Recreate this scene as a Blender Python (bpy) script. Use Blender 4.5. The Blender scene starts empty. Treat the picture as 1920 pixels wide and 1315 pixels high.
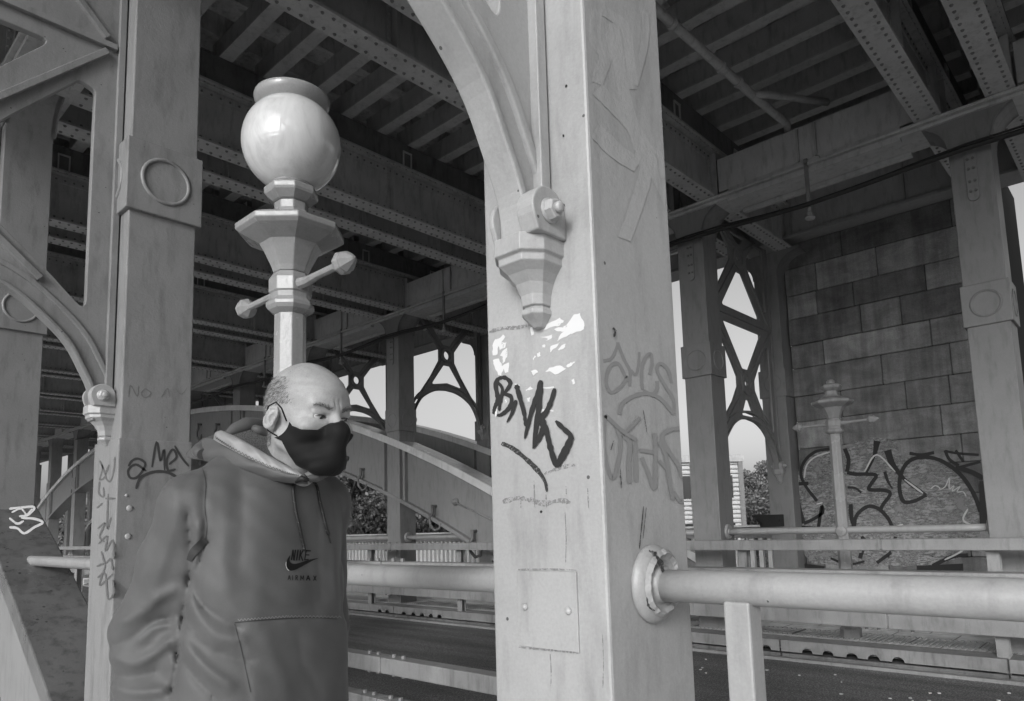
import bpy, bmesh, math, random
import numpy as np
from mathutils import Vector, Matrix
from mathutils.bvhtree import BVHTree
random.seed(7); np.random.seed(7)
C = bpy.context.scene
COL = C.collection
# ------------------------------------------------------------------ camera
FPX, CX, CY = 1329.09, 985.56, 825.96
YAW, PIT, ROL = .7346, .1195, -.0304
def _axes():
    cy, sy = math.cos(YAW), math.sin(YAW)
    f = np.array([cy*math.cos(PIT), sy*math.cos(PIT), math.sin(PIT)])
    r = np.array([sy, -cy, 0.]); u = np.cross(r, f)
    r2 = r*math.cos(ROL)+u*math.sin(ROL); u2 = np.cross(r2, f)
    return r2, u2, f
AR, AU, AF = _axes()
cam = bpy.data.cameras.new('camera'); co = bpy.data.objects.new('camera', cam); COL.objects.link(co)
m = Matrix.Identity(4)
for i in range(3):
    m[i][0] = AR[i]; m[i][1] = AU[i]; m[i][2] = -AF[i]
co.matrix_world = m
cam.sensor_fit = 'HORIZONTAL'; cam.sensor_width = 36
cam.lens = FPX*36/1920
cam.shift_x = (960-CX)/1920; cam.shift_y = (CY-657.5)/1920
cam.clip_start = .02; cam.clip_end = 2000
C.camera = co
# ------------------------------------------------------------------ world / sun / exposure
SUN_EL, SUN_AZ = math.radians(21), math.radians(200)      # azimuth of the sun, counter-clockwise from +X
w = bpy.data.worlds.new('World'); C.world = w; w.use_nodes = True
nt = w.node_tree; nt.nodes.clear()
sky = nt.nodes.new('ShaderNodeTexSky'); sky.sky_type = 'NISHITA'; sky.sun_disc = False
sky.sun_elevation = SUN_EL; sky.sun_rotation = math.pi/2-SUN_AZ
sky.air_density = 1.0; sky.dust_density = 4.0; sky.ozone_density = 1.0
bw = nt.nodes.new('ShaderNodeRGBToBW'); bg = nt.nodes.new('ShaderNodeBackground'); wo = nt.nodes.new('ShaderNodeOutputWorld')
bg.inputs['Strength'].default_value = .15
nt.links.new(sky.outputs[0], bw.inputs[0]); nt.links.new(bw.outputs[0], bg.inputs['Color']); nt.links.new(bg.outputs[0], wo.inputs[0])
sl = bpy.data.lights.new('sun', 'SUN'); sl.energy = .88; sl.angle = math.radians(12); sl.color = (1, 1, 1)
so = bpy.data.objects.new('sun', sl); COL.objects.link(so)
sd = Vector((math.cos(SUN_EL)*math.cos(SUN_AZ), math.cos(SUN_EL)*math.sin(SUN_AZ), math.sin(SUN_EL)))
so.rotation_euler = sd.to_track_quat('Z', 'Y').to_euler()
C.view_settings.view_transform = 'Standard'; C.view_settings.look = 'None'
C.view_settings.exposure = .33; C.view_settings.gamma = 1
C.render.engine = 'CYCLES'
C.cycles.max_bounces = 8; C.cycles.diffuse_bounces = 5
# ------------------------------------------------------------------ geometry of the place (metres, camera at the origin)
W = .36; X1 = 1.306; X2 = 7.913; X3 = 10.2; Y1 = .947; S = 3.094
ZG = 3.976; ZC0, ZC1 = 1.779, 2.191; ZF = -1.30; ZR = -1.47
def YK(k): return Y1+k*S
def YC(k): return Y1+W/2+k*S
def ray(x, y): return AF+AR*(x-CX)/FPX-AU*(y-CY)/FPX
def on_x(x, y, X): d = ray(x, y); return Vector(d*X/d[0])
def on_y(x, y, Y): d = ray(x, y); return Vector(d*Y/d[1])
def on_z(x, y, Z): d = ray(x, y); return Vector(d*Z/d[2])
# ------------------------------------------------------------------ object helpers
def tag(o, label=None, cat=None, group=None, kind=None):
    if label: o['label'] = label
    if cat: o['category'] = cat
    if group: o['group'] = group
    if kind: o['kind'] = kind
    return o
def empty(name, loc, label, cat, group=None):
    o = bpy.data.objects.new(name, None); o.location = loc; o.empty_display_size = .1
    COL.objects.link(o); return tag(o, label, cat, group)
class MB:
    def __init__(s): s.v = []; s.f = []; s.sm = []; s.mk = []
    def mark(s, i): s.mk.append((len(s.f), i)); return s
    def add(s, vs, fs, smooth=False):
        n = len(s.v); s.v += [tuple(v) for v in vs]
        s.f += [tuple(i+n for i in f) for f in fs]; s.sm += [smooth]*len(fs); return s
    def box(s, x0, x1, y0, y1, z0, z1):
        return s.add([(x, y, z) for z in (z0, z1) for y in (y0, y1) for x in (x0, x1)],
                     [(0,2,3,1),(4,5,7,6),(0,1,5,4),(2,6,7,3),(0,4,6,2),(1,3,7,5)])
    def prism(s, pts, axis, a, b, smooth=False):
        """pts: 2-D outline, extruded along axis ('x','y','z') from a to b"""
        def mk(p, t):
            return (t, p[0], p[1]) if axis == 'x' else ((p[0], t, p[1]) if axis == 'y' else (p[0], p[1], t))
        n = len(pts)
        s.add([mk(p, a) for p in pts]+[mk(p, b) for p in pts], [tuple(range(n))[::-1], tuple(range(n, 2*n))])
        k = len(s.v)-2*n
        for i in range(n):
            j = (i+1) % n
            s.f.append((k+i, k+j, k+n+j, k+n+i)); s.sm.append(smooth)
        return s
    def tube(s, path, r, n=12, closed=False, cap=True, smooth=True):
        P = [Vector(p) for p in path]; R = r if hasattr(r, '__len__') else [r]*len(P)
        up = Vector((0, 0, 1)); base = len(s.v); prev = None
        for i, p in enumerate(P):
            t = (P[min(i+1, len(P)-1)]-P[max(i-1, 0)]).normalized()
            a = prev if prev is not None else (up if abs(t.dot(up)) < .9 else Vector((1, 0, 0)))
            b = t.cross(a).normalized(); a = b.cross(t).normalized(); prev = a
            for j in range(n):
                q = 2*math.pi*j/n; s.v.append(tuple(p+(a*math.cos(q)+b*math.sin(q))*R[i]))
        for i in range(len(P)-1):
            for j in range(n):
                k = (j+1) % n
                s.f.append((base+i*n+j, base+i*n+k, base+(i+1)*n+k, base+(i+1)*n+j)); s.sm.append(smooth)
        if cap:
            s.f.append(tuple(base+j for j in range(n))[::-1]); s.sm.append(False)
            e = base+(len(P)-1)*n; s.f.append(tuple(e+j for j in range(n))); s.sm.append(False)
        return s
    def lathe(s, prof, c, n=24, smooth=True, ph=0., axis='z'):
        """prof: list of (radius, height) about the point c"""
        base = len(s.v)
        for r, h in prof:
            for j in range(n):
                q = 2*math.pi*j/n+ph; a, b = r*math.cos(q), r*math.sin(q)
                if axis == 'z': p = (c[0]+a, c[1]+b, c[2]+h)
                elif axis == 'y': p = (c[0]+a, c[1]+h, c[2]+b)
                else: p = (c[0]+h, c[1]+a, c[2]+b)
                s.v.append(p)
        for i in range(len(prof)-1):
            for j in range(n):
                k = (j+1) % n
                s.f.append((base+i*n+j, base+i*n+k, base+(i+1)*n+k, base+(i+1)*n+j)); s.sm.append(smooth)
        s.f.append(tuple(base+j for j in range(n))[::-1]); s.sm.append(False)
        e = base+(len(prof)-1)*n; s.f.append(tuple(e+j for j in range(n))); s.sm.append(False)
        return s
    def rivet(s, c, nrm, r=.016, h=.012):
        nrm = Vector(nrm).normalized(); a = nrm.orthogonal().normalized(); b = nrm.cross(a); c = Vector(c)
        vs = [c+(a*math.cos(q)+b*math.sin(q))*r for q in [i*math.pi/3 for i in range(6)]]
        vs += [c+(a*math.cos(q)+b*math.sin(q))*r*.6+nrm*h for q in [i*math.pi/3 for i in range(6)]]
        fs = [(i, (i+1) % 6, 6+(i+1) % 6, 6+i) for i in range(6)]+[tuple(range(6, 12))]
        return s.add(vs, fs, True)
    def build(s, name, mat, parent=None, origin=None, bevel=0., seg=2, fix=True):
        me = bpy.data.meshes.new(name)
        o0 = Vector(origin) if origin is not None else (Vector((0, 0, 0)))
        if parent is not None: o0 = Vector((0, 0, 0))
        off = world_of(parent) if parent is not None else o0
        me.from_pydata([(v[0]-off[0], v[1]-off[1], v[2]-off[2]) for v in s.v], [], s.f)
        me.polygons.foreach_set('use_smooth', s.sm)
        if fix:
            bm = bmesh.new(); bm.from_mesh(me); bmesh.ops.recalc_face_normals(bm, faces=bm.faces); bm.to_mesh(me); bm.free()
        me.update()
        ob = bpy.data.objects.new(name, me); COL.objects.link(ob)
        for m_ in (mat if isinstance(mat, (list, tuple)) else [mat]):
            if m_ is not None: me.materials.append(m_)
        for a_, i_ in s.mk:
            for p_ in me.polygons[a_:]: p_.material_index = i_
        if parent is not None: ob.parent = parent
        else: ob.location = off
        if bevel > 0:
            md = ob.modifiers.new('bevel', 'BEVEL'); md.width = bevel; md.segments = seg; md.limit_method = 'ANGLE'; md.angle_limit = math.radians(40)
            md.harden_normals = False
        return ob
def world_of(o):
    p = Vector((0, 0, 0))
    while o is not None: p += o.location; o = o.parent
    return p
KIDS = {}
def copy_tree(o, loc=None, parent=None, label=None):
    c = o.copy(); COL.objects.link(c)
    if parent is not None: c.parent = parent
    if loc is not None: c.location = loc
    if label: c['label'] = label
    for ch in [x for x in COL.objects if x.parent == o]: copy_tree(ch, None, c)
    return c
# ------------------------------------------------------------------ materials
def mat_new(name):
    m = bpy.data.materials.new(name); m.use_nodes = True; n = m.node_tree
    b = n.nodes['Principled BSDF']; return m, n, b
def noise(n, scale, detail=4, rough=.55, coord=None, dist=0.):
    t = n.nodes.new('ShaderNodeTexNoise'); t.inputs['Scale'].default_value = scale
    t.inputs['Detail'].default_value = detail; t.inputs['Roughness'].default_value = rough
    t.inputs['Distortion'].default_value = dist
    if coord is not None: n.links.new(coord, t.inputs['Vector'])
    return t
def ramp(n, src, stops):
    r = n.nodes.new('ShaderNodeValToRGB'); e = r.color_ramp.elements
    while len(e) < len(stops): e.new(.5)
    for el, (p, c) in zip(e, stops): el.position = p; el.color = (c, c, c, 1)
    n.links.new(src, r.inputs[0]); return r
def pos(n, scale=None):
    g = n.nodes.new('ShaderNodeNewGeometry')
    if scale is None: return g.outputs['Position']
    mp = n.nodes.new('ShaderNodeMapping'); mp.inputs['Scale'].default_value = scale
    n.links.new(g.outputs['Position'], mp.inputs['Vector']); return mp.outputs[0]
def mixc(n, a, b, f, mode='MIX'):
    x = n.nodes.new('ShaderNodeMix'); x.data_type = 'RGBA'; x.blend_type = mode
    for s, v in ((6, a), (7, b), (0, f)):
        if isinstance(v, (int, float)): x.inputs[s].default_value = v if s == 0 else (v, v, v, 1)
        else: n.links.new(v, x.inputs[s])
    return x.outputs[2]
def paint(name, alb, rough=.45, var=.12, bump=.25, pit=0., dirt=.25, spec=.5, fscale=1., bd=.004):
    """old gloss paint on cast iron: brush grain, drips of dirt, pinholes, chips"""
    m, n, b = mat_new(name); L = n.links.new
    p = pos(n); pv = pos(n, (1.6, 1.6, .35))
    n1 = noise(n, 3.2*fscale, 6, .6, p); n2 = noise(n, 9*fscale, 5, .65, pv); n3 = noise(n, 120*fscale, 4, .6, p)
    base = ramp(n, n1.outputs[0], [(.3, alb*(1-var)), (.7, alb*(1+var*.6))]).outputs[0]
    d = ramp(n, n2.outputs[0], [(.50, 1.), (.72, 1-dirt)]).outputs[0]
    c = mixc(n, base, d, 1., 'MULTIPLY')
    fine = ramp(n, n3.outputs[0], [(.3, .93), (.7, 1.04)]).outputs[0]
    c = mixc(n, c, fine, 1., 'MULTIPLY')
    if pit > 0:
        v = n.nodes.new('ShaderNodeTexVoronoi'); v.inputs['Scale'].default_value = 16; L(p, v.inputs['Vector'])
        msk = noise(n, 7, 3, .5, p)
        a = n.nodes.new('ShaderNodeMath'); a.operation = 'LESS_THAN'; a.inputs[1].default_value = pit*.12; L(v.outputs['Distance'], a.inputs[0])
        g = n.nodes.new('ShaderNodeMath'); g.operation = 'GREATER_THAN'; g.inputs[1].default_value = .55; L(msk.outputs[0], g.inputs[0])
        h = n.nodes.new('ShaderNodeMath'); h.operation = 'MULTIPLY'; L(a.outputs[0], h.inputs[0]); L(g.outputs[0], h.inputs[1])
        c = mixc(n, c, alb*.25, h.outputs[0])
    L(c, b.inputs['Base Color'])
    rr = ramp(n, n1.outputs[0], [(.3, rough-.07), (.7, rough+.1)]); L(rr.outputs[0], b.inputs['Roughness'])
    b.inputs['Specular IOR Level'].default_value = spec
    bp = n.nodes.new('ShaderNodeBump'); bp.inputs['Strength'].default_value = bump; bp.inputs['Distance'].default_value = bd
    nb = noise(n, 45*fscale, 6, .7, p)
    s = n.nodes.new('ShaderNodeMath'); s.operation = 'ADD'; L(nb.outputs[0], s.inputs[0]); L(n1.outputs[0], s.inputs[1])
    L(s.outputs[0], bp.inputs['Height']); L(bp.outputs[0], b.inputs['Normal'])
    return m
M = {}
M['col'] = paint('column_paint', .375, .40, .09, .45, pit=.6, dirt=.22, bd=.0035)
M['col1'] = paint('shaded_column_paint', .235, .45, .1, .5, pit=.5, dirt=.3, bd=.004)  # same iron paint darkened: shade on the left columns put into the colour
M['col2'] = paint('shaded_iron_paint', .235, .45, .10, .25, dirt=.25)  # shade over the farther ironwork is put into this darker column paint
M['beam'] = paint('girder_paint', .48, .55, .18, .3, dirt=.35)
M['beamlt'] = paint('girder_flange_paint', .52, .5, .15, .3, dirt=.3)
M['dark'] = paint('sooty_paint', .16, .6, .3, .4, dirt=.5)
M['deck'] = paint('sooty_timber', .60, .85, .4, .5, dirt=.5, spec=.2)
M['rail'] = paint('rail_paint', .33, .34, .08, .5, pit=.4, dirt=.2, bd=.003)
M['steel'] = paint('galvanised_steel', .27, .42, .2, .2, dirt=.35)
M['steeld'] = paint('weathered_fender', .24, .5, .25, .35, dirt=.4)
M['lamp'] = paint('lamp_paint', .30, .24, .1, .3, pit=.4, dirt=.2)
M['white'] = paint('white_railing_paint', .85, .4, .05, .2, dirt=.15)
M['bolt'] = paint('bolt_paint', .42, .4, .1, .2, dirt=.2)
M['cable'] = paint('black_cable', .025, .5, .2, .1)
M['blk'] = paint('graffiti_black', .012, .5, .3, .3)
def plain(name, alb, rough=.6, spec=.4, sheen=0):
    m, n, b = mat_new(name); b.inputs['Base Color'].default_value = (alb, alb, alb, 1)
    b.inputs['Roughness'].default_value = rough; b.inputs['Specular IOR Level'].default_value = spec
    return m
def ink(name, alb, cover=.6, scale=60, rough=.5, streak=None):
    """marker / spray: opaque colour broken up where the stroke ran dry"""
    m, n, b = mat_new(name); L = n.links.new
    b.inputs['Base Color'].default_value = (alb, alb, alb, 1); b.inputs['Roughness'].default_value = rough
    p = pos(n, streak) if streak else pos(n)
    a = noise(n, scale, 6, .75, p)
    lo = .5-(cover-.5)*.55
    r = ramp(n, a.outputs[0], [(lo-.06, 0.), (lo+.06, 1.)])
    tr = n.nodes.new('ShaderNodeBsdfTransparent'); mx = n.nodes.new('ShaderNodeMixShader')
    L(r.outputs[0], mx.inputs[0]); L(tr.outputs[0], mx.inputs[1]); L(b.outputs[0], mx.inputs[2])
    L(mx.outputs[0], n.nodes['Material Output'].inputs['Surface']); return m
def asphalt():
    m, n, b = mat_new('asphalt'); L = n.links.new; p = pos(n)
    a = noise(n, 75, 6, .75, p); c = noise(n, 1.2, 4, .6, pos(n, (2.5, .25, 1)))
    x = ramp(n, a.outputs[0], [(.35, .05), (.5, .12), (.68, .38)]).outputs[0]
    y = ramp(n, c.outputs[0], [(.35, .75), (.65, 1.35)]).outputs[0]
    L(mixc(n, x, y, 1., 'MULTIPLY'), b.inputs['Base Color']); b.inputs['Roughness'].default_value = .8
    bp = n.nodes.new('ShaderNodeBump'); bp.inputs['Strength'].default_value = .6; bp.inputs['Distance'].default_value = .01
    L(a.outputs[0], bp.inputs['Height']); L(bp.outputs[0], b.inputs['Normal']); return m
M['asphalt'] = asphalt()
def paving():
    m, n, b = mat_new('footway_slabs'); L = n.links.new; p = pos(n)
    br = n.nodes.new('ShaderNodeTexBrick'); mp = n.nodes.new('ShaderNodeMapping'); mp.inputs['Rotation'].default_value = (0, 0, math.pi/2)
    L(p, mp.inputs[0]); L(mp.outputs[0], br.inputs['Vector'])
    br.inputs['Scale'].default_value = 1.; br.inputs['Brick Width'].default_value = .6; br.inputs['Row Height'].default_value = .4
    br.inputs['Mortar Size'].default_value = .008; br.offset = 0.5
    for i, v in ((1, .72), (2, .62), (3, .2)): br.inputs[i].default_value = (v, v, v, 1)
    a = noise(n, 6, 6, .65, p); y = ramp(n, a.outputs[0], [(.35, .75), (.65, 1.1)]).outputs[0]
    L(mixc(n, br.outputs[0], y, 1., 'MULTIPLY'), b.inputs['Base Color']); b.inputs['Roughness'].default_value = .6
    f = noise(n, 90, 4, .6, p); bp = n.nodes.new('ShaderNodeBump'); bp.inputs['Strength'].default_value = .4; bp.inputs['Distance'].default_value = .006
    L(f.outputs[0], bp.inputs['Height']); L(bp.outputs[0], b.inputs['Normal']); return m
M['pave'] = paving()
def stone():
    m, n, b = mat_new('sooty_sandstone'); L = n.links.new; g = n.nodes.new('ShaderNodeNewGeometry')
    p = g.outputs['Position']
    isl = ramp(n, g.outputs['Random Per Island'], [(0., .16), (.35, .22), (.7, .28), (1., .38)]).outputs[0]
    a = noise(n, 2.3, 7, .65, pos(n, (1, 1, 1.8)), .4); y = ramp(n, a.outputs[0], [(.35, .72), (.65, 1.25)]).outputs[0]
    s = noise(n, 3.0, 5, .6, pos(n, (1, 3, .35))); y2 = ramp(n, s.outputs[0], [(.38, .75), (.6, 1.1)]).outputs[0]
    f = noise(n, 70, 5, .7, p); y3 = ramp(n, f.outputs[0], [(.3, .8), (.7, 1.2)]).outputs[0]
    c = mixc(n, mixc(n, mixc(n, isl, y, 1., 'MULTIPLY'), y2, 1., 'MULTIPLY'), y3, 1., 'MULTIPLY')
    L(c, b.inputs['Base Color']); b.inputs['Roughness'].default_value = .85
    ad = n.nodes.new('ShaderNodeMath'); ad.operation = 'ADD'; L(a.outputs[0], ad.inputs[0]); L(f.outputs[0], ad.inputs[1])
    bp = n.nodes.new('ShaderNodeBump'); bp.inputs['Strength'].default_value = .6; bp.inputs['Distance'].default_value = .015
    L(ad.outputs[0], bp.inputs['Height']); L(bp.outputs[0], b.inputs['Normal']); return m
M['stone'] = stone()
M['mortar'] = plain('dark_joint', .03, .9)
# ------------------------------------------------------------------ flat castings with holes
def round_poly(pts, r, n=4):
    out = []; N = len(pts)
    for i in range(N):
        p = Vector(pts[i]); a = Vector(pts[i-1])-p; b = Vector(pts[(i+1) % N])-p
        ang = a.angle(b); rr = r if not hasattr(r, '__len__') else r[i]
        if rr <= 0 or ang > math.radians(160): out.append(tuple(p)); continue
        d = min(rr/math.tan(ang/2), a.length*.45, b.length*.45)
        A, B = p+a.normalized()*d, p+b.normalized()*d
        for k in range(n+1):
            t = k/n; out.append(tuple(A*(1-t)**2+p*2*t*(1-t)+B*t*t))
    return out
def plate_mesh(outer, holes, t, bev=.004):
    cu = bpy.data.curves.new('tmp', 'CURVE'); cu.dimensions = '2D'; cu.fill_mode = 'BOTH'; cu.extrude = t/2-bev; cu.bevel_depth = bev; cu.bevel_resolution = 1; cu.offset = -bev
    for pl in [outer]+holes:
        sp = cu.splines.new('POLY'); sp.points.add(len(pl)-1); sp.use_cyclic_u = True
        for q, p in zip(sp.points, pl): q.co = (p[0], p[1], 0, 1)
    ob = bpy.data.objects.new('tmp', cu); COL.objects.link(ob)
    dg = bpy.context.evaluated_depsgraph_get(); me = ob.evaluated_get(dg).to_mesh()
    vs = [tuple(v.co) for v in me.vertices]; fs = [tuple(p.vertices) for p in me.polygons]
    ob.evaluated_get(dg).to_mesh_clear(); bpy.data.objects.remove(ob); bpy.data.curves.remove(cu)
    return vs, fs
def smooth_curve(pts, n=6):
    """Catmull-Rom through 2-D points"""
    P = [Vector(p) for p in pts]; P = [P[0]*2-P[1]]+P+[P[-1]*2-P[-2]]; out = []
    for i in range(1, len(P)-2):
        for k in range(n):
            t = k/n; a, b, c, d = P[i-1:i+3]
            out.append(tuple(.5*((2*b)+(c-a)*t+(2*a-5*b+4*c-d)*t*t+(3*b-a-3*c+d)*t**3)))
    out.append(tuple(P[-2])); return out
LS = X3-(X2+W)            # clear width of a footway = span of the portal castings
def portal(X0, sgn, yc, kind, label, cat='portal frame', group='arched cast iron frames over the footways'):
    mt = (M['col'] if yc < 3 else M['col1']) if sgn < 0 else M['col2']; tk = 1. if sgn < 0 else .72  # one paint on all frames; shade on the farther ones is in their colour
    """X0 = face of the inner column, sgn = direction towards the outer column"""
    root = empty('portal_frame', (X0+sgn*LS/2, yc, 0), label, cat, group)
    c = LS/2
    mir = lambda pts: [(LS-a, b) for a, b in pts][::-1]
    if kind == 'A':
        half = [(.095, .62), (.10, .77), (.155, .90), (.228, 1.03), (.348, 1.15), (.488, 1.255), (.70, 1.335), (c, 1.365)]
        yc -= .015
        zt = 4.05
        circ = [(c, 1.86), (c, 3.66)]
        holes = []
        L1 = [(.145, 1.20), (.30, 1.36), (.53, 1.57), (.70, 1.79), (.70, 1.93), (.53, 2.15), (.22, 2.50), (.145, 2.47)]
        holes += [round_poly(L1, .03), round_poly(mir(L1), .03)]
        T1 = [(.36, 2.655), (c-.10, 2.06), (c+.10, 2.06), (LS-.36, 2.655)]
        holes += [round_poly(T1[::-1], .03)]
        holes += [round_poly([(c-.20, 1.40), (c+.20, 1.40), (c+.05, 1.63), (c-.05, 1.63)], .02)]
        T2 = [(.36, 2.87), (LS-.36, 2.87), (c+.08, 3.455), (c-.08, 3.455)]
        holes += [round_poly(T2, .03)]
        L2 = [(.145, 3.03), (.22, 3.03), (.70, 3.58), (.70, 3.74), (.42, 4.0), (.145, 4.0)]
        holes += [round_poly(L2, .03), round_poly(mir(L2), .03)]
        T3 = [(c-.08, 3.88), (c+.08, 3.88), (c+.22, 4.0), (c-.22, 4.0)]
        holes += [round_poly(T3, .02)]
        holes += [[(c+.045*math.cos(a), z+.045*math.sin(a)) for a in np.linspace(0, 2*math.pi, 13)[:-1]] for _, z in circ]
        ribs = [((.05, 2.76), (LS-.05, 2.76)), ((.10, 2.72), (c-.13, 1.96)), ((LS-.10, 2.72), (c+.13, 1.96)), ((.36, 1.33), (c-.13, 1.76)), ((LS-.36, 1.33), (c+.13, 1.76)),
                ((.10, 2.80), (c-.13, 3.56)), ((LS-.10, 2.80), (c+.13, 3.56)), ((c-.12, 3.78), (.38, 4.04)), ((c+.12, 3.78), (LS-.38, 4.04)),
                ((.025, .80), (.025, 4.04)), ((LS-.025, .80), (LS-.025, 4.04))]
        zs = .62
    else:
        half = [(.105, 1.93), (.115, 2.10), (.17, 2.27), (.29, 2.45), (.42, 2.55), (.58, 2.63), (.76, 2.68), (c, 2.70)]
        zt = 4.20
        circ = [(c, 3.41)]
        L1 = [(.13, 2.36), (.17, 2.36), (.66, 3.28), (.66, 3.52), (.20, 4.10), (.13, 4.10)]
        L1r = [(.13, 2.36), (.18, 2.36), (.76, 3.28), (.76, 3.50), (.28, 4.10), (.13, 4.10)]
        holes = [round_poly(L1r, .03), round_poly(mir(L1r), .03),
                 round_poly([(.56, 2.78), (c, 2.85), (LS-.56, 2.78), (c+.08, 3.20), (c-.08, 3.20)], [.03, 0, .03, .03, .03]),
                 round_poly([(c-.09, 3.61), (c+.09, 3.61), (c+.52, 4.10), (c-.52, 4.10)], .03)]
        holes += [[(c+.085*math.cos(a), 3.41+.085*math.sin(a)) for a in np.linspace(0, 2*math.pi, 17)[:-1]]]
        ribs = [((.20, 2.45), (c-.12, 3.29)), ((LS-.20, 2.45), (c+.12, 3.29)), ((c-.12, 3.53), (.22, 4.18)), ((c+.12, 3.53), (LS-.22, 4.18)),
                ((.06, 2.3), (.06, 4.18)), ((LS-.06, 2.3), (LS-.06, 4.18))]
        zs = 1.93
    hc = smooth_curve(half, 5); intr = hc+mir(hc)[1:]
    outer = [(0.005, zs), *intr, (LS-.005, zs), (LS-.005, zt), (.005, zt)]
    vs, fs = plate_mesh(outer, holes, .045*tk)
    mb = MB(); mb.add([(X0+sgn*v[0], yc+v[2], v[1]) for v in vs], fs)
    web = mb.build('web_casting', mt, root)
    # soffit flange under the arch and raised bead above it
    mb = MB()
    def band(path, w0, w1, dy):
        """strip following path, from w0 to w1 above it, half thickness dy"""
        P = [Vector(p) for p in path]; N = len(P); prof = []
        for i, p in enumerate(P):
            t = (P[min(i+1, N-1)]-P[max(i-1, 0)]).normalized(); nn = Vector((-t.y, t.x))
            prof.append((p+nn*w0, p+nn*w1))
        base = len(mb.v)
        for a, b in prof:
            for q, y in ((a, -dy), (b, -dy), (b, dy), (a, dy)): mb.v.append((X0+sgn*q.x, yc+y, q.y))
        for i in range(N-1):
            for j in range(4):
                k = (j+1) % 4
                mb.f.append((base+i*4+j, base+i*4+k, base+i*4+4+k, base+i*4+4+j)); mb.sm.append(False)
        mb.f.append((base, base+1, base+2, base+3)); mb.sm.append(False)
        e = base+(N-1)*4; mb.f.append((e+3, e+2, e+1, e)); mb.sm.append(False)
    band(intr, -.004, .016, .042)
    band([p for p in intr if .0 < p[0] < LS], .085, .112, .036)
    mb.build('arch_flange', mt, root, bevel=.005)
    mb = MB()
    for a, b in ribs:
        a, b = Vector(a), Vector(b); t = (b-a).normalized(); nn = Vector((-t.y, t.x))*.017*tk
        pts = [a+nn, b+nn, b-nn, a-nn]
        mb.prism([(X0+sgn*p.x, p.y) for p in pts], 'y', yc-.05*tk, yc+.05*tk)
    for cx_, cz_ in circ:
        r0 = .17 if kind == 'A' else .15
        vs2, fs2 = plate_mesh([(cx_+r0*math.cos(a), cz_+r0*math.sin(a)) for a in np.linspace(0, 2*math.pi, 25)[:-1]],
                              [[(cx_+(r0-.06)*math.cos(a), cz_+(r0-.06)*math.sin(a)) for a in np.linspace(0, 2*math.pi, 21)[:-1]]], .116*tk)
        mb.add([(X0+sgn*v[0], yc+v[2], v[1]) for v in vs2], fs2)
    mb.build('stiffening_rib', mt, root, bevel=.006)
    return root
def corbel(parent, X0, sgn, yc, z0):
    """octagonal corbel, two hinge lugs and bolts carrying the foot of an arch; z0 = top of the cap"""
    mb = MB()
    def oct_(r, d, z):            # half octagon footprint: half width r along y, depth d
        return [(X0, yc-r, z), (X0+sgn*d*.62, yc-r, z), (X0+sgn*d, yc-r*.52, z), (X0+sgn*d, yc+r*.52, z), (X0+sgn*d*.62, yc+r, z), (X0, yc+r, z)]
    yc -= .012
    prof = [(.080, .118, 0), (.080, .118, -.042), (.073, .108, -.048), (.073, .108, -.064), (.057, .085, -.082), (.044, .066, -.104), (.036, .053, -.130), (.033, .049, -.156), (.027, .040, -.158),
            (.034, .052, -.168), (.034, .052, -.178), (.020, .030, -.196), (.013, .020, -.206), (.006, .010, -.208)]
    base = len(mb.v)
    for r, d, z in prof: mb.v += oct_(r, d, z0+z)
    for i in range(len(prof)-1):
        for j in range(5):
            mb.f.append((base+i*6+j, base+i*6+j+1, base+(i+1)*6+j+1, base+(i+1)*6+j)); mb.sm.append(False)
    mb.f.append(tuple(base+j for j in range(6))); mb.f.append(tuple(base+(len(prof)-1)*6+j for j in range(6))); mb.sm += [False, False]
    cb = mb.build('corbel', M['col'], parent, bevel=.0015, seg=1)
    for sy in (-1, 1):
        th_ = .023 if sy*sgn*-1 < 0 or True else .01
        yy = yc+(-.064 if sy < 0 else .048); th_ = .027 if sy < 0 else .008; mb = MB()
        mb.prism([(X0+sgn*(.062+.060*math.cos(a)), z0+.052+.060*math.sin(a)) for a in np.linspace(-.3, math.pi*1.0, 14)]+[(X0+.001*sgn, z0+.03), (X0+sgn*.001, z0-.005), (X0+sgn*.105, z0-.005)], 'y', yy-th_, yy+th_)
        lug = mb.build('hinge_lug', M['col'], parent, bevel=.004)
        mb = MB(); cx_, cz_ = X0+sgn*.064, z0+.05
        mb.lathe([(.0001, 0), (.031, 0), (.031, sy*.005), (.0001, sy*.005)], (cx_, yy+sy*th_, cz_), 20, axis='y')
        mb.lathe([(.0001, 0), (.0255, 0), (.0255, sy*.017), (.022, sy*.020), (.0001, sy*.020)], (cx_, yy+sy*(th_+.005), cz_), 6, smooth=False, axis='y', ph=.3)
        mb.lathe([(.0135, 0), (.0135, sy*.012), (.008, sy*.015), (.0001, sy*.0152)], (cx_, yy+sy*(th_+.024), cz_), 12, axis='y')
        bo = mb.build('bolt', M['bolt'], parent); bo.parent = lug
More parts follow.
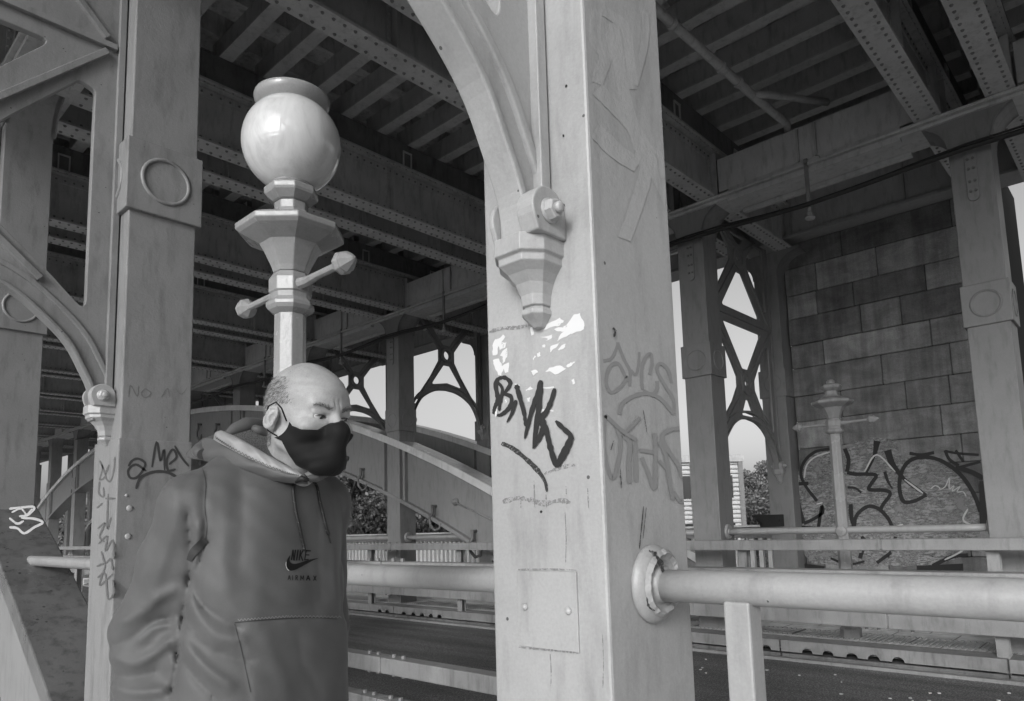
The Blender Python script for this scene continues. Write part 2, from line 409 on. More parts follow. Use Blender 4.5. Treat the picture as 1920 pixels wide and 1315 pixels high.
# ------------------------------------------------------------------ columns
def column(X, k, label, zb=ZF, lsgn=-1, foot=None, pref='col2', base=None, inner=True, haunch=True, group='square cast iron columns'):
    """X = left face; L face looks to -X. lsgn: side of the footway the bracket is on"""
    y0, y1 = YK(k), YK(k)+W; yc = (y0+y1)/2; xc = X+W/2
    root = empty('iron_column', (xc, yc, zb), label, 'column', group)
    mt = M[pref]
    mb = MB(); mb.box(X, X+W, y0, y1, zb, 3.985); mb.build('shaft', mt, root, bevel=.007)
    if base is not None:
        mb = MB(); e = .009; mb.box(X-e, X+W+e, y0-e, y1+e, zb, base); mb.build('base_casing', mt, root, bevel=.006)
    mb = MB(); e = .024; mb.box(X-e, X+W+e, y0-e, y1+e, ZC0, ZC1)
    cb = mb.build('collar', mt, root, bevel=.006)
    mb = MB(); zc = (ZC0+ZC1)/2
    for ax, s, cpt in (('x', -1, (X-e, yc, zc)), ('x', 1, (X+W+e, yc, zc)), ('y', -1, (xc, y0-e, zc)), ('y', 1, (xc, y1+e, zc))):
        mb.lathe([(.136, -.01*s), (.136, .004*s), (.128, .009*s), (.118, .009*s), (.114, .003*s), (.114, -.01*s)], cpt, 36, axis=ax)
    rr = mb.build('roundel', mt, cb)
    rr.parent = cb
    if haunch:
        # spreading capital under the longitudinal girder: curved haunch plates along y
        z0, z1, ex = 3.60, 3.985, .36
        q = [(math.sin(a), 1-math.cos(a)) for a in np.linspace(0, math.pi/2, 9)]
        L = [(y0-ex*(1-math.cos(a)), z0+(z1-.05-z0)*math.sin(a)) for a in np.linspace(0, math.pi/2, 9)]
        R = [(y1+ex*(1-math.cos(a)), z0+(z1-.05-z0)*math.sin(a)) for a in np.linspace(0, math.pi/2, 9)]
        mb = MB(); out = L+[(y0-ex, z1)]+[(y1+ex, z1)]+R[::-1]
        mb.prism(out, 'x', X-.012, X+.03); mb.prism(out, 'x', X+W-.03, X+W+.012)
        mb.build('haunch_plate', mt, root, bevel=.004)
        mb = MB()
        for side in (L, R):
            for i in range(len(side)-1):
                (a, b), (c, d) = side[i], side[i+1]; s_ = -1 if side is L else 1
                mb.add([(X-.02, a, b), (X-.02, c, d), (X+W+.02, c, d), (X+W+.02, a, b), (X-.02, a+.0*s_, b+.02), (X-.02, c, d+.02), (X+W+.02, c, d+.02), (X+W+.02, a, b+.02)],
                       [(0, 3, 2, 1), (4, 5, 6, 7), (0, 1, 5, 4), (3, 7, 6, 2)])
        mb.build('haunch_flange', mt, root)
    return root
def bolt_plate(root, X, yc, sgn=-1):
    mb = MB(); pts = []
    for a in np.linspace(0, math.pi, 9): pts.append((yc+.05*math.cos(a), 3.5+.05*math.sin(a)))
    for a in np.linspace(math.pi, 2*math.pi, 9): pts.append((yc+.05*math.cos(a), 3.07+.05*math.sin(a)))
    mb.prism(pts, 'x', X, X+sgn*.02)
    bp = mb.build('bolt_plate', M['col2'], root, bevel=.004)
    mb = MB()
    for z in (3.12, 3.22, 3.35, 3.45):
        for dy in (-.022, .022): mb.lathe([(.014, 0), (.014, sgn*.012), (.0001, sgn*.012)], (X+sgn*.02, yc+dy, z), 6, smooth=False, axis='x')
    bo = mb.build('bolt', M['dark'], root); bo.parent = bp
COLS = {}
# near row (row of the pipe rail)
n0 = column(X1, 0, 'nearest square column, pale paint with black graffiti scrawl and torn white stickers', pref='col', haunch=True, group=None)
COLS['near'] = n0
corbel(n0, X1, -1, YC(0), .69)
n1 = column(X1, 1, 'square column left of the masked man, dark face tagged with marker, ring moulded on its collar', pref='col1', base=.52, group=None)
corbel(n1, X1, -1, YC(1), .70)
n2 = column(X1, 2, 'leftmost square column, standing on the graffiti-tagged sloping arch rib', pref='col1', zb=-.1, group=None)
for k in (-1,):
    pass
# middle row across the road
lab2 = {0: 'square column at the far right, in front of the stone pier, ring on its collar', 1: 'square column beside the left edge of the stone pier behind the near rail',
        3: 'square column standing through the sloping arch rib, between the two arched openings', 4: 'square column rising from the arch rib just right of the near lamp post'}
g2 = 'far columns of the middle row'
for k in range(0, 15):
    zt = ZF
    c_ = column(X2, k, lab2.get(k, 'distant square column in the row across the road'), group='square columns in the row across the road')
    if k <= 4: bolt_plate(c_, X2, YC(k))
    if k <= 2: corbel(c_, X2+W, 1, YC(k), .70)
    elif k <= 6: corbel(c_, X2+W, 1, YC(k), 1.98)
lab3 = {1: 'slim square outer column against the left edge of the stone pier', 3: 'square outer column behind the round-arched frame left of the nearest column'}
for k in range(1, 15):
    c_ = column(X3, k, lab3.get(k, 'distant square outer column beyond the far footway'), group='square outer columns beyond the far footway', haunch=(k < 4))
    corbel(c_, X3, -1, YC(k), .70 if k <= 2 else 1.98)
portal(X1, -1, YC(0), 'A', 'pale curved arch casting sweeping up and left from the nearest column')
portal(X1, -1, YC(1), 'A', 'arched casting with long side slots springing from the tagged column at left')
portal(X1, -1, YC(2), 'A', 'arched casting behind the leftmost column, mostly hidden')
portal(X2+W, 1, YC(1), 'A', 'two-tier cross braced arched frame, dark against the sky beside the stone pier')
portal(X2+W, 1, YC(2), 'A', 'cross braced arched frame hidden behind the nearest column')
portal(X2+W, 1, YC(3), 'B', 'ring-and-X braced arched frame just left of the nearest column')
portal(X2+W, 1, YC(4), 'B', 'ring-and-X braced arched frame directly behind the man\'s head')
for k in (5, 6):
    portal(X2+W, 1, YC(k), 'B', 'distant ring-and-arch frame in the far footway row, seen past the lamp post')
# ------------------------------------------------------------------ arch ribs
RP = [(4.2, -1.36), (5.63, -.54), (6.07, -.27), (6.47, -.10), (6.81, .10), (7.92, .65), (10.27, 1.62), (12.08, 2.17), (13.76, 2.62), (15.1, 2.90), (18.48, 3.31), (21.5, 3.45)]
yy_ = np.array([p[0] for p in RP]); zz_ = np.array([p[1] for p in RP])
pf = np.polyfit(yy_, zz_, 4)
def ribz(y):
    y = y if y <= 21.5 else 43-y
    return float(np.polyval(pf, y))
def arch_rib(X, label, ya=4.4, yb=38.4, hooks=False):
    root = empty('arch_rib', (X+W/2, ya, ribz(ya)), label, 'arch rib', 'cast iron arch ribs')
    ys = np.arange(ya, yb+.01, .4)
    def strip(x0, x1, o0, o1, name, mat, bev=0.):
        mb = MB(); n = len(ys)
        for y in ys:
            d = (ribz(y+.05)-ribz(y-.05))/.1; l = math.hypot(1, d); ny, nz = -d/l, 1/l
            for (x, o) in ((x0, o0), (x1, o0), (x1, o1), (x0, o1)): mb.v.append((x, y+ny*o, ribz(y)+nz*o))
        for i in range(n-1):
            for j in range(4):
                k = (j+1) % 4; mb.f.append((i*4+j, i*4+k, i*4+4+k, i*4+4+j)); mb.sm.append(False)
        mb.f.append((0, 1, 2, 3)); mb.f.append((4*n-1, 4*n-2, 4*n-3, 4*n-4)); mb.sm += [False]*2
        return mb.build(name, mat, root, bevel=bev)
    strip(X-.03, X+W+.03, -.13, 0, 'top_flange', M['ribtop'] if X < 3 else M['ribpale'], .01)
    strip(X+.07, X+W-.07, -.97, -.13, 'web', M['col2'])
    strip(X-.02, X+W+.02, -1.04, -.97, 'bottom_flange', M['col2'], .008)
    for y in np.arange(math.ceil((ya-YC(0))/S)*S+YC(0), yb-1, S):
        for dy in (-.3, .3):
            z = ribz(y+dy)
            mb = MB(); mb.box(X+.0, X+.071, y+dy-.03, y+dy+.03, z-1.06, z-.14)
            mb.build('web_stiffener', M['col2'], root)
    return root
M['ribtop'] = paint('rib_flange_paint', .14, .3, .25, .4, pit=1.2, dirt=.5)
M['ribpale'] = paint('sky_lit_rib_paint', .6, .2, .1, .2, dirt=.2)  # sky reflection on the far rib tops put into a pale colour
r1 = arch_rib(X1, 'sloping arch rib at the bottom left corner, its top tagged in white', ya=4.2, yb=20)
r2 = arch_rib(X2, 'long sloping arch rib across the road with chain hooks bolted to its web', ya=4.6)
r3 = arch_rib(X3, 'outermost arch rib seen against the sky through the arched frames', ya=4.6)
# hooks and bolts on the middle rib
for (px, py, bx, by) in ((683, 885, 690, 928), (818, 955, 826, 1002), (893, 1002, 898, 1040), (378, 800, 380, 830), (412, 800, 414, 830)):
    a = on_x(px, py, X2+.07); b_ = on_x(bx, by, X2-.06)
    mb = MB(); x = X2-.02
    pth = [(X2+.07, a.y, a.z+.05), (x, a.y, a.z+.06), (x, a.y-.01, a.z-.06), (x, a.y+.07, a.z-.14), (x, a.y+.05, a.z-.27), (x, a.y-.06, a.z-.36), (x, a.y-.18, a.z-.33), (x, a.y-.22, a.z-.24)]
    mb.tube(pth, [.02, .03, .03, .028, .026, .026, .022, .012], 8)
    mb.lathe([(.03, 0), (.03, -.05), (.0001, -.05)], (X2+.07, a.y, a.z+.05), 6, smooth=False, axis='x')
    mb.build('chain_hook', M['dark'], r2)
mb = MB(); a = on_x(855, 941, X2+.07)
mb.lathe([(.07, 0), (.07, -.02), (.045, -.03), (.045, -.06), (.0001, -.065)], tuple(a), 16, axis='x')
mb.tube([(X2+.05, a.y, a.z-.01), (X2+.05, a.y-.9, a.z-.34)], .018, 8)
mb.build('tie_bolt', M['col2'], r2)
mb = MB()
for (px, py) in ((662, 802), (657, 818), (652, 860), (646, 876), (395, 745)):
    a = on_x(px, py, X2+.07); mb.lathe([(.055, 0), (.055, -.07), (.0001, -.08)], tuple(a), 8, axis='x')
mb.build('joint_bolt', M['dark'], r2)
# ------------------------------------------------------------------ cross girders
def girder(y0, label, detail=True):
    xa, xb = -.80, 10.29
    root = empty('cross_girder', (xa, y0+.1225, ZG), label, 'girder', 'riveted cross girders under the upper deck')
    yc = y0+.1225
    mb = MB(); mb.box(xa, xb, y0, y0+.245, ZG, ZG+.024); mb.mark(1)
    for x in np.arange(xa+.05, xb, .1):
        for dy in (.05, .195): mb.rivet((x, y0+dy, ZG), (0, 0, -1), .017, .013)
    bf = mb.build('bottom_flange', [M['beamlt'], M['rivet']], root)
    mb = MB(); mb.box(xa, xb, y0, y0+.245, ZG+.66, ZG+.684); mb.box(xa, xb, yc-.09, yc+.09, ZG+.64, ZG+.658); tf = mb.build('top_flange', M['beam'], root)
    mb = MB(); mb.box(xa, xb, yc-.01, yc+.01, ZG+.026, ZG+.638)
    mb.box(xa, xb, yc-.085, yc+.085, ZG+.026, ZG+.038)
    mb.box(xa, xb, yc-.022, yc+.022, ZG+.04, ZG+.13); mb.box(xa, xb, yc-.022, yc+.022, ZG+.54, ZG+.63)
    mb.mark(1)
    for x in np.arange(xa+.1, xb, .1):
        mb.rivet((x, yc-.022, ZG+.585), (0, -1, 0), .015, .012); mb.rivet((x, y0+.04, ZG+.66), (0, 0, -1), .015, .012)
        mb.rivet((x, yc-.022, ZG+.085), (0, -1, 0), .015, .012)
    mb.build('web_plate', [M['beam'], M['rivet']], root)
    for x in (-.6, 1.30, 1.70, 3.45, 5.3, 6.6, 7.95, 8.30, 9.6):
        mb = MB(); mb.box(x-.006, x+.006, yc-.10, yc+.10, ZG+.04, ZG+.62); mb.box(x-.05, x+.05, yc-.024, yc+.024, ZG+.132, ZG+.538)
        for z in np.arange(ZG+.16, ZG+.54, .075):
            for sx in (-.032, .032):
                mb.rivet((x+sx, yc-.024, z), (0, -1, 0), .014, .012)
        mb.build('stiffener', M['beam'], root)
    return root
M['rivet'] = paint('rivet_paint', .20, .5, .2, .3, dirt=.4)
def glabel(k, s):
    nm = {-1: 'behind the right edge', 0: 'over the far right column', 1: 'behind the nearest column top', 2: 'crossing behind the globe lamp', 3: 'passing just below the lamp globe', 4: 'reaching the column behind the man', 5: 'above the far end of the arch rib'}
    side = 'nearer flange of the pair ' if s < 0 else 'farther flange of the pair '
    return 'riveted cross girder, '+side+nm.get(k, 'in the dim distance at left')
gp = girder(YC(0)-.189-.245, glabel(0, -1))
GPY = .378
for k in range(-1, 14):
    for s in (-1, 1):
        if k == 0 and s == -1: continue
        y = YC(k)-GPY/2-.1225 if s < 0 else YC(k)+GPY/2+.1225
        copy_tree(gp, (gp.location.x, y, gp.location.z), label=glabel(k, s))
# rail bearers and seats on top of the girders
def bearer():
    y0, y1 = YC(0)+GPY/2+.245-.35, YC(1)-GPY/2-.245+.35
    root = empty('rail_bearer', (1.48, (y0+y1)/2, 4.99), 'x', 'beam')
    mb = MB(); mb.box(1.41, 1.55, y0, y1, 4.99, 5.012); mb.build('bottom_flange', M['beamlt'], root)
    mb = MB(); mb.box(1.47, 1.49, y0, y1, 5.014, 5.30); mb.build('web', M['beam'], root)
    return root
b0 = bearer()
bay_lab = {-1: 'rail bearer in the ceiling bay at the far right', 0: 'rail bearer in the ceiling bay right of the nearest column top', 1: 'rail bearer in the ceiling bay above the globe lamp', 2: 'rail bearer in the dim bay left of the globe lamp', 3: 'rail bearer in a distant ceiling bay'}
first = True
for k in range(-1, 4):
    for i in range(-4, 18):
        x = 3.12+.502*i-.02*(i % 2)
        if x < -1.2 or x > 11: continue
        if first:
            b0.location = (x, YC(k)+S/2, 4.99); b0['label'] = bay_lab[k]; b0['group'] = 'rail bearers, bay %s' % ['a', 'b', 'c', 'd', 'e'][k+1]; first = False
            b0['group'] = 'rail bearers of the far right ceiling bay'; continue
        c_ = copy_tree(b0, (x, YC(k)+S/2, 4.99), label=bay_lab[k]); c_['group'] = bay_lab[k].replace('rail bearer', 'rail bearers')
b0['group'] = bay_lab[-1].replace('rail bearer', 'rail bearers')
for k in range(-1, 11):
    for s in (-1, 1):
        y = YC(k)+s*(GPY/2+.1225)
        if k > 4: continue
        root = empty('bearer_sill', (4.8, y, ZG+.69), 'dark timber sill lying on the '+('nearer' if s < 0 else 'farther')+' girder '+{-1: 'behind the right edge', 0: 'over the far right column', 1: 'behind the nearest column top', 2: 'behind the globe lamp', 3: 'below the globe', 4: 'behind the man'}.get(k, ''), 'sill', 'timber sills on the cross girders')
        mb = MB(); mb.box(-.80, 10.29, y-.08, y+.08, ZG+.69, 4.985); mb.build('baulk', M['dark'], root)
        mb = MB()
        for x in np.arange(-.6, 10.2, 1.53):
            f_ = -1
            mb.box(x-.07, x-.055, y+f_*.10, y+f_*.082, ZG+.70, ZG+.88); mb.box(x+.055, x+.07, y+f_*.10, y+f_*.082, ZG+.70, ZG+.88)
            mb.box(x-.07, x+.07, y+f_*.102, y+f_*.082, ZG+.882, ZG+.90)
        mb.build('packing_clip', M['beamlt'], root)
# upper deck
mb = MB(); mb.box(-2.2, 11.9, -13, 48, 5.56, 5.9)
for y in np.arange(-12.8, 48, .62): mb.box(-2.2, 11.9, y, y+.30, 5.30, 5.558)
tag(mb.build('upper_deck', M['deck'], None, (0, 0, 5.6)), kind='structure')
# ------------------------------------------------------------------ longitudinal girders over each column row
def long_girder(X, label, ledge=True):
    root = empty('longitudinal_girder', (X+W/2, -4, 3.985), label, 'girder', None)
    for k in range(-2, 14):
        a, b = YC(k)+GPY/2+.255, YC(k+1)-GPY/2-.255
        mb = MB(); mb.box(X+.0, X+.03, a, b, 4.045, 4.47); mb.box(X+W-.03, X+W, a, b, 4.045, 4.47)
        mb.build('web_panel', M['beamweb'], root)
    mb = MB()
    mb.box(X-.10, X+W+.10, -5.5, 47, 3.940, 3.972)
    mb.box(X-.05, X+W+.05, -5.5, 47, 3.905, 3.938)
    mb.build('sole_plate', M['beamlt'], root, bevel=.004)
    for k in range(-2, 14):
        a, b = YC(k)+W/2+.40, YC(k+1)-W/2-.40
        mb = MB(); mb.box(X-.07, X-.0, a, b, 3.86, 3.903); mb.box(X+W, X+W+.07, a, b, 3.86, 3.903)
        mb.box(X-.03, X+.06, a, b, 3.974, 4.043); mb.box(X+W-.06, X+W+.03, a, b, 3.974, 4.043)
        mb.build('edge_angle', M['beamlt'], root)
        mb = MB(); yc = (a+b)/2
        for dy in (-.10, .10):
            mb.box(X-.028, X-.002, yc+dy-.012, yc+dy+.012, 4.05, 4.45)
        mb.box(X-.08, X-.03, yc-.15, yc+.15, 3.975, 4.01); mb.build('splice_plate', M['beam'], root)
    return root
M['beamweb'] = paint('girder_web_paint', .56, .5, .12, .3, dirt=.3)
long_girder(X1, 'longitudinal girder over the near column row, above the view')
long_girder(X2, 'longitudinal girder over the column row across the road, pale ledges along its foot')
mb = MB(); r_ = empty('fascia_girder', (X3+W/2, -4, 4.17), 'deep outer girder closing the top of the arched openings against the sky', 'girder')
mb.box(X3+.10, X3+.14, -6, 47, 4.17, 5.3); mb.build('web', M['beamweb'], r_)
mb = MB(); mb.box(X3-.03, X3+.42, -6, 47, 4.12, 4.168); mb.build('bottom_flange', M['col'], r_, bevel=.004)
mb = MB()
for y in np.arange(-5.5, 32, 1.55):
    mb = MB(); mb.box(X3+.04, X3+.098, y-.01, y+.01, 4.17, 5.28); mb.build('stiffener', M['beam'], r_)
r_ = empty('fascia_girder', (-1.0, -4, 4.17), 'outer girder behind the left edge of the view, above the arched castings', 'girder')
mb = MB(); mb.box(-.85, -.81, -6, 47, 4.17, 5.3); mb.build('web', M['beamweb'], r_)
# ------------------------------------------------------------------ ground
mb = MB(); mb.box(2.6, 7.55, -8, 36, -1.9, ZR); tag(mb.build('road', M['asphalt'], None, (5, 0, ZR)), kind='structure')
mb = MB(); mb.box(X1+W+.9, 2.598, -8, 36, -1.9, ZR+.002)
tag(mb.build('road_verge', M['asphalt'], None, (2.4, 0, ZR)), kind='structure')
mb = MB(); mb.box(-2.2, X1+W+.898, -8, 36, -1.9, ZF); tag(mb.build('near_footway', M['pave'], None, (0, 0, ZF)), kind='structure')
mb = MB(); mb.box(7.80, 10.9, -8, 36, -1.9, ZF); tag(mb.build('far_footway', M['pave'], None, (9, 0, ZF)), kind='structure')
# ribbed tactile edge slabs
mb = MB(); y = -6.
while y < 24:
    mb.box(7.82, 8.42, y, y+.025, ZF, ZF+.012); y += .055
tag(mb.build('tactile_paving', M['pave'], None, (8.1, 0, ZF)), kind='structure')
mb = MB(); mb.box(7.36, 7.43, -8, 30, ZR, ZR+.03); tag(mb.build('kerb_channel', M['steel'], None, (7.4, 0, ZR)), kind='structure')
# scattered litter and chips on the road
mb = MB()
for i in range(42):
    x, y = random.uniform(6.2, 7.7), random.uniform(.3, 6); s_ = random.uniform(.005, .016); z = ZR if x < 7.5 else -1.28
    a = random.random()*3; P_ = [(x+s_*math.cos(a+q)*random.uniform(.6, 1.2), y+1.3*s_*math.sin(a+q)*random.uniform(.6, 1.2), z+.004) for q in (0, 1.2, 2.5, 3.8, 5)]
    if x < 7.5 and not (7.34 < x < 7.45): mb.add(P_+[(p[0], p[1], p[2]+.006) for p in P_], [(4, 3, 2, 1, 0), (5, 6, 7, 8, 9)]+[(i_, (i_+1) % 5, 5+(i_+1) % 5, 5+i_) for i_ in range(5)])
tag(mb.build('litter', plain('paper_scraps', .6), None, (7, 3, ZR)), 'small pale chips and scraps scattered on the asphalt by the kerb', 'litter', kind='stuff')
# notched timber-like steel kerb beams on the far side
def kerb_beam(y0, y1, label, notches):
    root = empty('kerb_beam', (7.65, y0, ZR), label, 'kerb', 'notched kerb beams along the far footway')
    z0, z1 = ZR+.07, ZF+.015; out = [(y0, z0)]; last = -99
    for c in sorted(notches):
        if c-last < .13: continue
        last = c
        if y0+.1 < c < y1-.1: out += [(c+.055*math.cos(a), z0+.05*math.sin(a)) for a in np.linspace(math.pi, 0, 9)]
    out += [(y1, z0), (y1, z1), (y0, z1)]
    mb = MB(); mb.prism(out, 'x', 7.50, 7.51)
    mb.box(7.512, 7.80, y0, y1, z1-.012, z1); mb.box(7.78, 7.799, y0, y1, z0, z1-.013)
    mb.build('beam', M['steeld'], root)
    mb = MB(); mb.box(7.511, 7.77, y0, y1, ZR-.02, z0-.02); mb.build('packer', M['dark'], root)
def notch(px, py): return on_x(px, py, 7.5).y
nr = [notch(x, 1225) for x in (1506, 1515+0)]
E_ = [-6, on_x(1890, 1240, 7.5).y, on_x(1463, 1215, 7.5).y, on_x(738, 1145, 7.5).y, 18, 26]
far_n = [on_x(x, y, 7.5).y for x, y in ((1436, 1210), (1513, 1218), (1552, 1223), (1597, 1229), (1638, 1234), (1684, 1238), (712, 1146), (726, 1147), (757, 1150), (775, 1152), (791, 1154), (808, 1156), (824, 1158))]
kl = ['kerb beam at the far right, half hidden in shadow', 'kerb beam with a row of half-round notches below the far lamp post', 'kerb beam running behind the nearest column', 'kerb beam past the notched joint beside the man', 'kerb beam in the distance behind the man']
for i in range(5): kerb_beam(E_[i]+.008, E_[i+1]-.008, kl[i], far_n)
# ------------------------------------------------------------------ crash barriers
def barrier(X, posts, joints, label, rails, sgn=-1):
    root = empty('crash_barrier', (X, 0, ZR), label, 'barrier')
    joints = sorted(joints)
    for (z0, z1, wx, mt) in rails:
        js = [-7]+joints+[30]
        for a, b in zip(js[:-1], js[1:]):
            mb = MB(); mb.box(X-wx/2, X+wx/2, a+.006, b-.006, z0, z1)
            rl = mb.build('rail', M[mt], root, bevel=.008)
        for j in joints:
            mb = MB()
            mb.box(X-wx/2+.01, X+wx/2-.01, j-.25, j+.25, z0+.012, z1-.012)
            for dy in (-.20, -.09, .10, .21):
                for zz, s in ((z1, 1), (z0, -1)):
                    mb.lathe([(.017, 0), (.017, s*.022), (.0001, s*.024)], (X, j+dy, zz), 6, smooth=False)
            mb.build('joint_bolt', M['steeld'], root)
    for y in posts:
        zt = max(r[1] for r in rails)-.01
        mb = MB(); a = wx/2+.01; x0 = X+(.0 if sgn < 0 else -.0)
        xa = X+wx/2+.002 if sgn < 0 else X-wx/2-.09
        mb.box(xa, xa+.01, y-.05, y+.05, ZR-.05, zt); mb.box(xa+.078, xa+.088, y-.05, y+.05, ZR-.05, zt); mb.box(xa+.01, xa+.078, y-.005, y+.005, ZR-.05, zt)
        mb.build('post', M['steel'], root)
        mb = MB(); mb.box(xa-.03, xa+.12, y-.09, y+.09, ZR-.01, ZR+.02)
        mb.build('base_plate', M['steeld'], root)
    return root
yf = [on_x(x, 1100, 7.58).y for x in (1396, 1868)]
py_ = [-4.5, -2.0, yf[1], yf[0]] + [yf[0]+i*2.35 for i in range(1, 9)]
jf = [on_x(1666, 1155, 7.52).y, on_x(738, 1112, 7.52).y, 17.]
barrier(7.52, py_, jf, 'box-section crash barrier on the far side of the road, in front of the stone pier', [(-.345, -.235, .11, 'steel'), (-1.09, -.945, .11, 'steel')])
jn = [on_x(725, 1230, 3.29).y, -3.1, 13.]
barrier(3.29, [-4.1, -.4, 7.9, 12, 16, 20], jn, 'crash barrier on the near side of the road, bolted joint just right of the man', [(-.335, -.235, .10, 'steel'), (-1.045, -.93, .12, 'steel')], sgn=-1)
j2 = [on_x(722, 1285, 3.1).y, -3.3, 13.]
barrier(3.08, [], j2, 'low fender beam at the bottom edge just right of the man', [(-1.28, -1.15, .11, 'steeld')])
# ------------------------------------------------------------------ pipe rails
def pipe_rail(X, y0, y1, label, flanges, posts, cuts, seg='tapered'):
    root = empty('pipe_rail', (X, y0, -.155), label, 'handrail')
    for a, b in cuts:
        mb = MB(); ys = np.linspace(a, b, 14)
        mb.tube([(X+.0015*math.sin(y*3.1), y, -.153+.0018*math.sin(y*2.3)) for y in ys], .0375, 28)
        mb.build('pipe', M['rail'], root)
    for (y, s) in flanges:
        mb = MB()
        mb.lathe([(.0001, .0), (.086, .0), (.094, s*.004), (.093, s*.012), (.084, s*.024), (.070, s*.031), (.060, s*.033), (.056, s*.026), (.049, s*.022), (.044, s*.026), (.041, s*.036), (.0385, s*.040), (.0001, s*.040)], (X, y, -.148), 28, axis='y')
        mb.build('collar_flange', M['rail'], root)
    for (x, y) in posts:
        mb = MB(); mb.box(x-.03, x+.03, y-.03, y+.03, ZF, -.178); mb.build('post', M['rail'], root, bevel=.005)
    return root
yr_end = on_x(57, 1043, X1+W/2).y
pp = on_x(1405, 1150, X1+W/2-.03)
pipe_rail(X1+W/2, -3, 7, 'thick pale pipe handrail running from the nearest column and behind the man', [(Y1, -1), (Y1+W, 1), (YK(1)+W, 1)],
          [(X1+W/2, pp.y+.03)], [(-3, Y1), (Y1+W, YK(1)), (YK(1)+W, yr_end+.25)])
far_cuts = [(-3, Y1)]+[(YK(k)+W, YK(k+1)) for k in range(0, 8)]
pipe_rail(X2+W/2, -3, 20, 'thin pipe handrail across the road, passing through the boss of the bare lamp post', [(YK(k), -1) for k in range(0, 5)]+[(YK(k)+W, 1) for k in range(0, 5)], [], far_cuts)
# ------------------------------------------------------------------ lamp posts
def lamp(X, Y, label, globe):
    root = empty('lamp_post', (X, Y, ZF), label, 'lamp post')
    o = (X, Y, 0.); ph = math.pi/8
    mb = MB(); mb.lathe([(.11, ZF), (.11, ZF+.10), (.085, ZF+.13), (.076, ZF+.2), (.069, -.25), (.064, .90)], o, 8, smooth=False, ph=ph); mb.build('shaft', M['lamp'], root, bevel=.003)
    mb = MB(); mb.lathe([(.0640, .9), (.088, .915), (.098, .93), (.098, .945), (.088, .955), (.080, .965), (.082, .985), (.088, .992), (.088, 1.045), (.078, 1.06), (.070, 1.075)], o, 8, smooth=False, ph=ph); mb.build('moulded_collar', M['lamp'], root, bevel=.003)
    mb = MB(); mb.lathe([(.070, 1.076), (.078, 1.10), (.092, 1.13), (.112, 1.17), (.126, 1.195), (.205, 1.232), (.222, 1.245), (.222, 1.268), (.18, 1.29), (.105, 1.315), (.082, 1.33), (.070, 1.35), (.070, 1.385)], o, 8, smooth=False, ph=ph); mb.build('octagonal_hood', M['lamp'], root, bevel=.004)
    mb = MB(); mb.lathe([(.070, 1.386), (.078, 1.39), (.108, 1.415), (.112, 1.425), (.112, 1.445), (.098, 1.455), (.090, 1.46)], o, 8, smooth=False, ph=ph); mb.build('globe_seat', M['lamp'], root, bevel=.003)
    # ladder arms along the bridge
    for s in (-1, 1):
        mb = MB()
        mb.tube([(X, Y+s*.07, 1.02), (X, Y+s*.13, 1.015), (X, Y+s*.20, 1.02), (X, Y+s*.36, 1.02)], [.026, .021, .016, .016], 8, smooth=False)
        arm = mb.build('ladder_arm', M['lamp'], root, bevel=.002)
        mb = MB(); mb.lathe([(.016, 0), (.030, s*.012), (.044, s*.022), (.047, s*.036), (.040, s*.05), (.042, s*.062), (.026, s*.09), (.010, s*.112), (.0001, s*.116)], (X, Y+s*.35, 1.02), 8, smooth=False, axis='y')
        kb = mb.build('arm_finial', M['lamp'], arm, bevel=.004)
    mb = MB(); mb.lathe([(.0001, -.075), (.05, -.075), (.058, -.068), (.058, .068), (.05, .075), (.0001, .075)], (X, Y, -.165), 20, axis='x')
    mb.lathe([(.022, -.09), (.022, .09), (.0001, .091)], (X, Y, -.165), 12, axis='x')
    mb.build('rail_boss', M['lamp'], root, bevel=.003)
    if globe:
        mb = MB(); mb.lathe([(.084, 1.458), (.088, 1.463), (.088, 1.488), (.080, 1.492)], o, 28); mb.build('clamp_ring', M['lamp'], root)
        mb = MB(); R = .206; cz = 1.655
        a0, a1 = math.asin(.08/R), math.asin(.115/R)
        mb.lathe([(R*math.sin(a), cz-R*math.cos(a)*1.0) for a in np.linspace(a0, math.pi-a1, 40)], o, 64)
        mb.build('globe', M['globe'], root)
        mb = MB(); mb.lathe([(.118, 1.798), (.124, 1.806), (.140, 1.818), (.153, 1.836), (.159, 1.856), (.157, 1.866), (.150, 1.870), (.142, 1.868), (.10, 1.885), (.05, 1.90), (.0001, 1.903)], o, 48); mb.build('vent_cap', M['capm'], root)
    else:
        mb = MB(); mb.lathe([(.045, 1.457), (.045, 1.50), (.030, 1.502), (.030, 1.515), (.0001, 1.515)], o, 12); mb.build('bare_spigot', M['lamp'], root)
    return root
M['capm'] = paint('tarnished_cap', .30, .2, .15, .1, dirt=.3)
gm, gn, gb = mat_new('opal_globe'); gb.inputs['Roughness'].default_value = .07; gb.inputs['Specular IOR Level'].default_value = .6
gns = noise(gn, 9, 6, .7, pos(gn, (1, 1, .35)), .5); gr = ramp(gn, gns.outputs[0], [(.3, .46), (.5, .60), (.7, .68)])
gn.links.new(gr.outputs[0], gb.inputs['Base Color'])
gb.inputs['Coat Weight'].default_value = .6; gb.inputs['Coat Roughness'].default_value = .04
M['globe'] = gm
lamp(X1+W/2, 2.645, 'tall octagonal lamp post behind the man carrying a big pale globe', True)
lamp(X2+W/2, 2.69, 'lamp post without a globe across the road, in front of the graffiti wall', False)
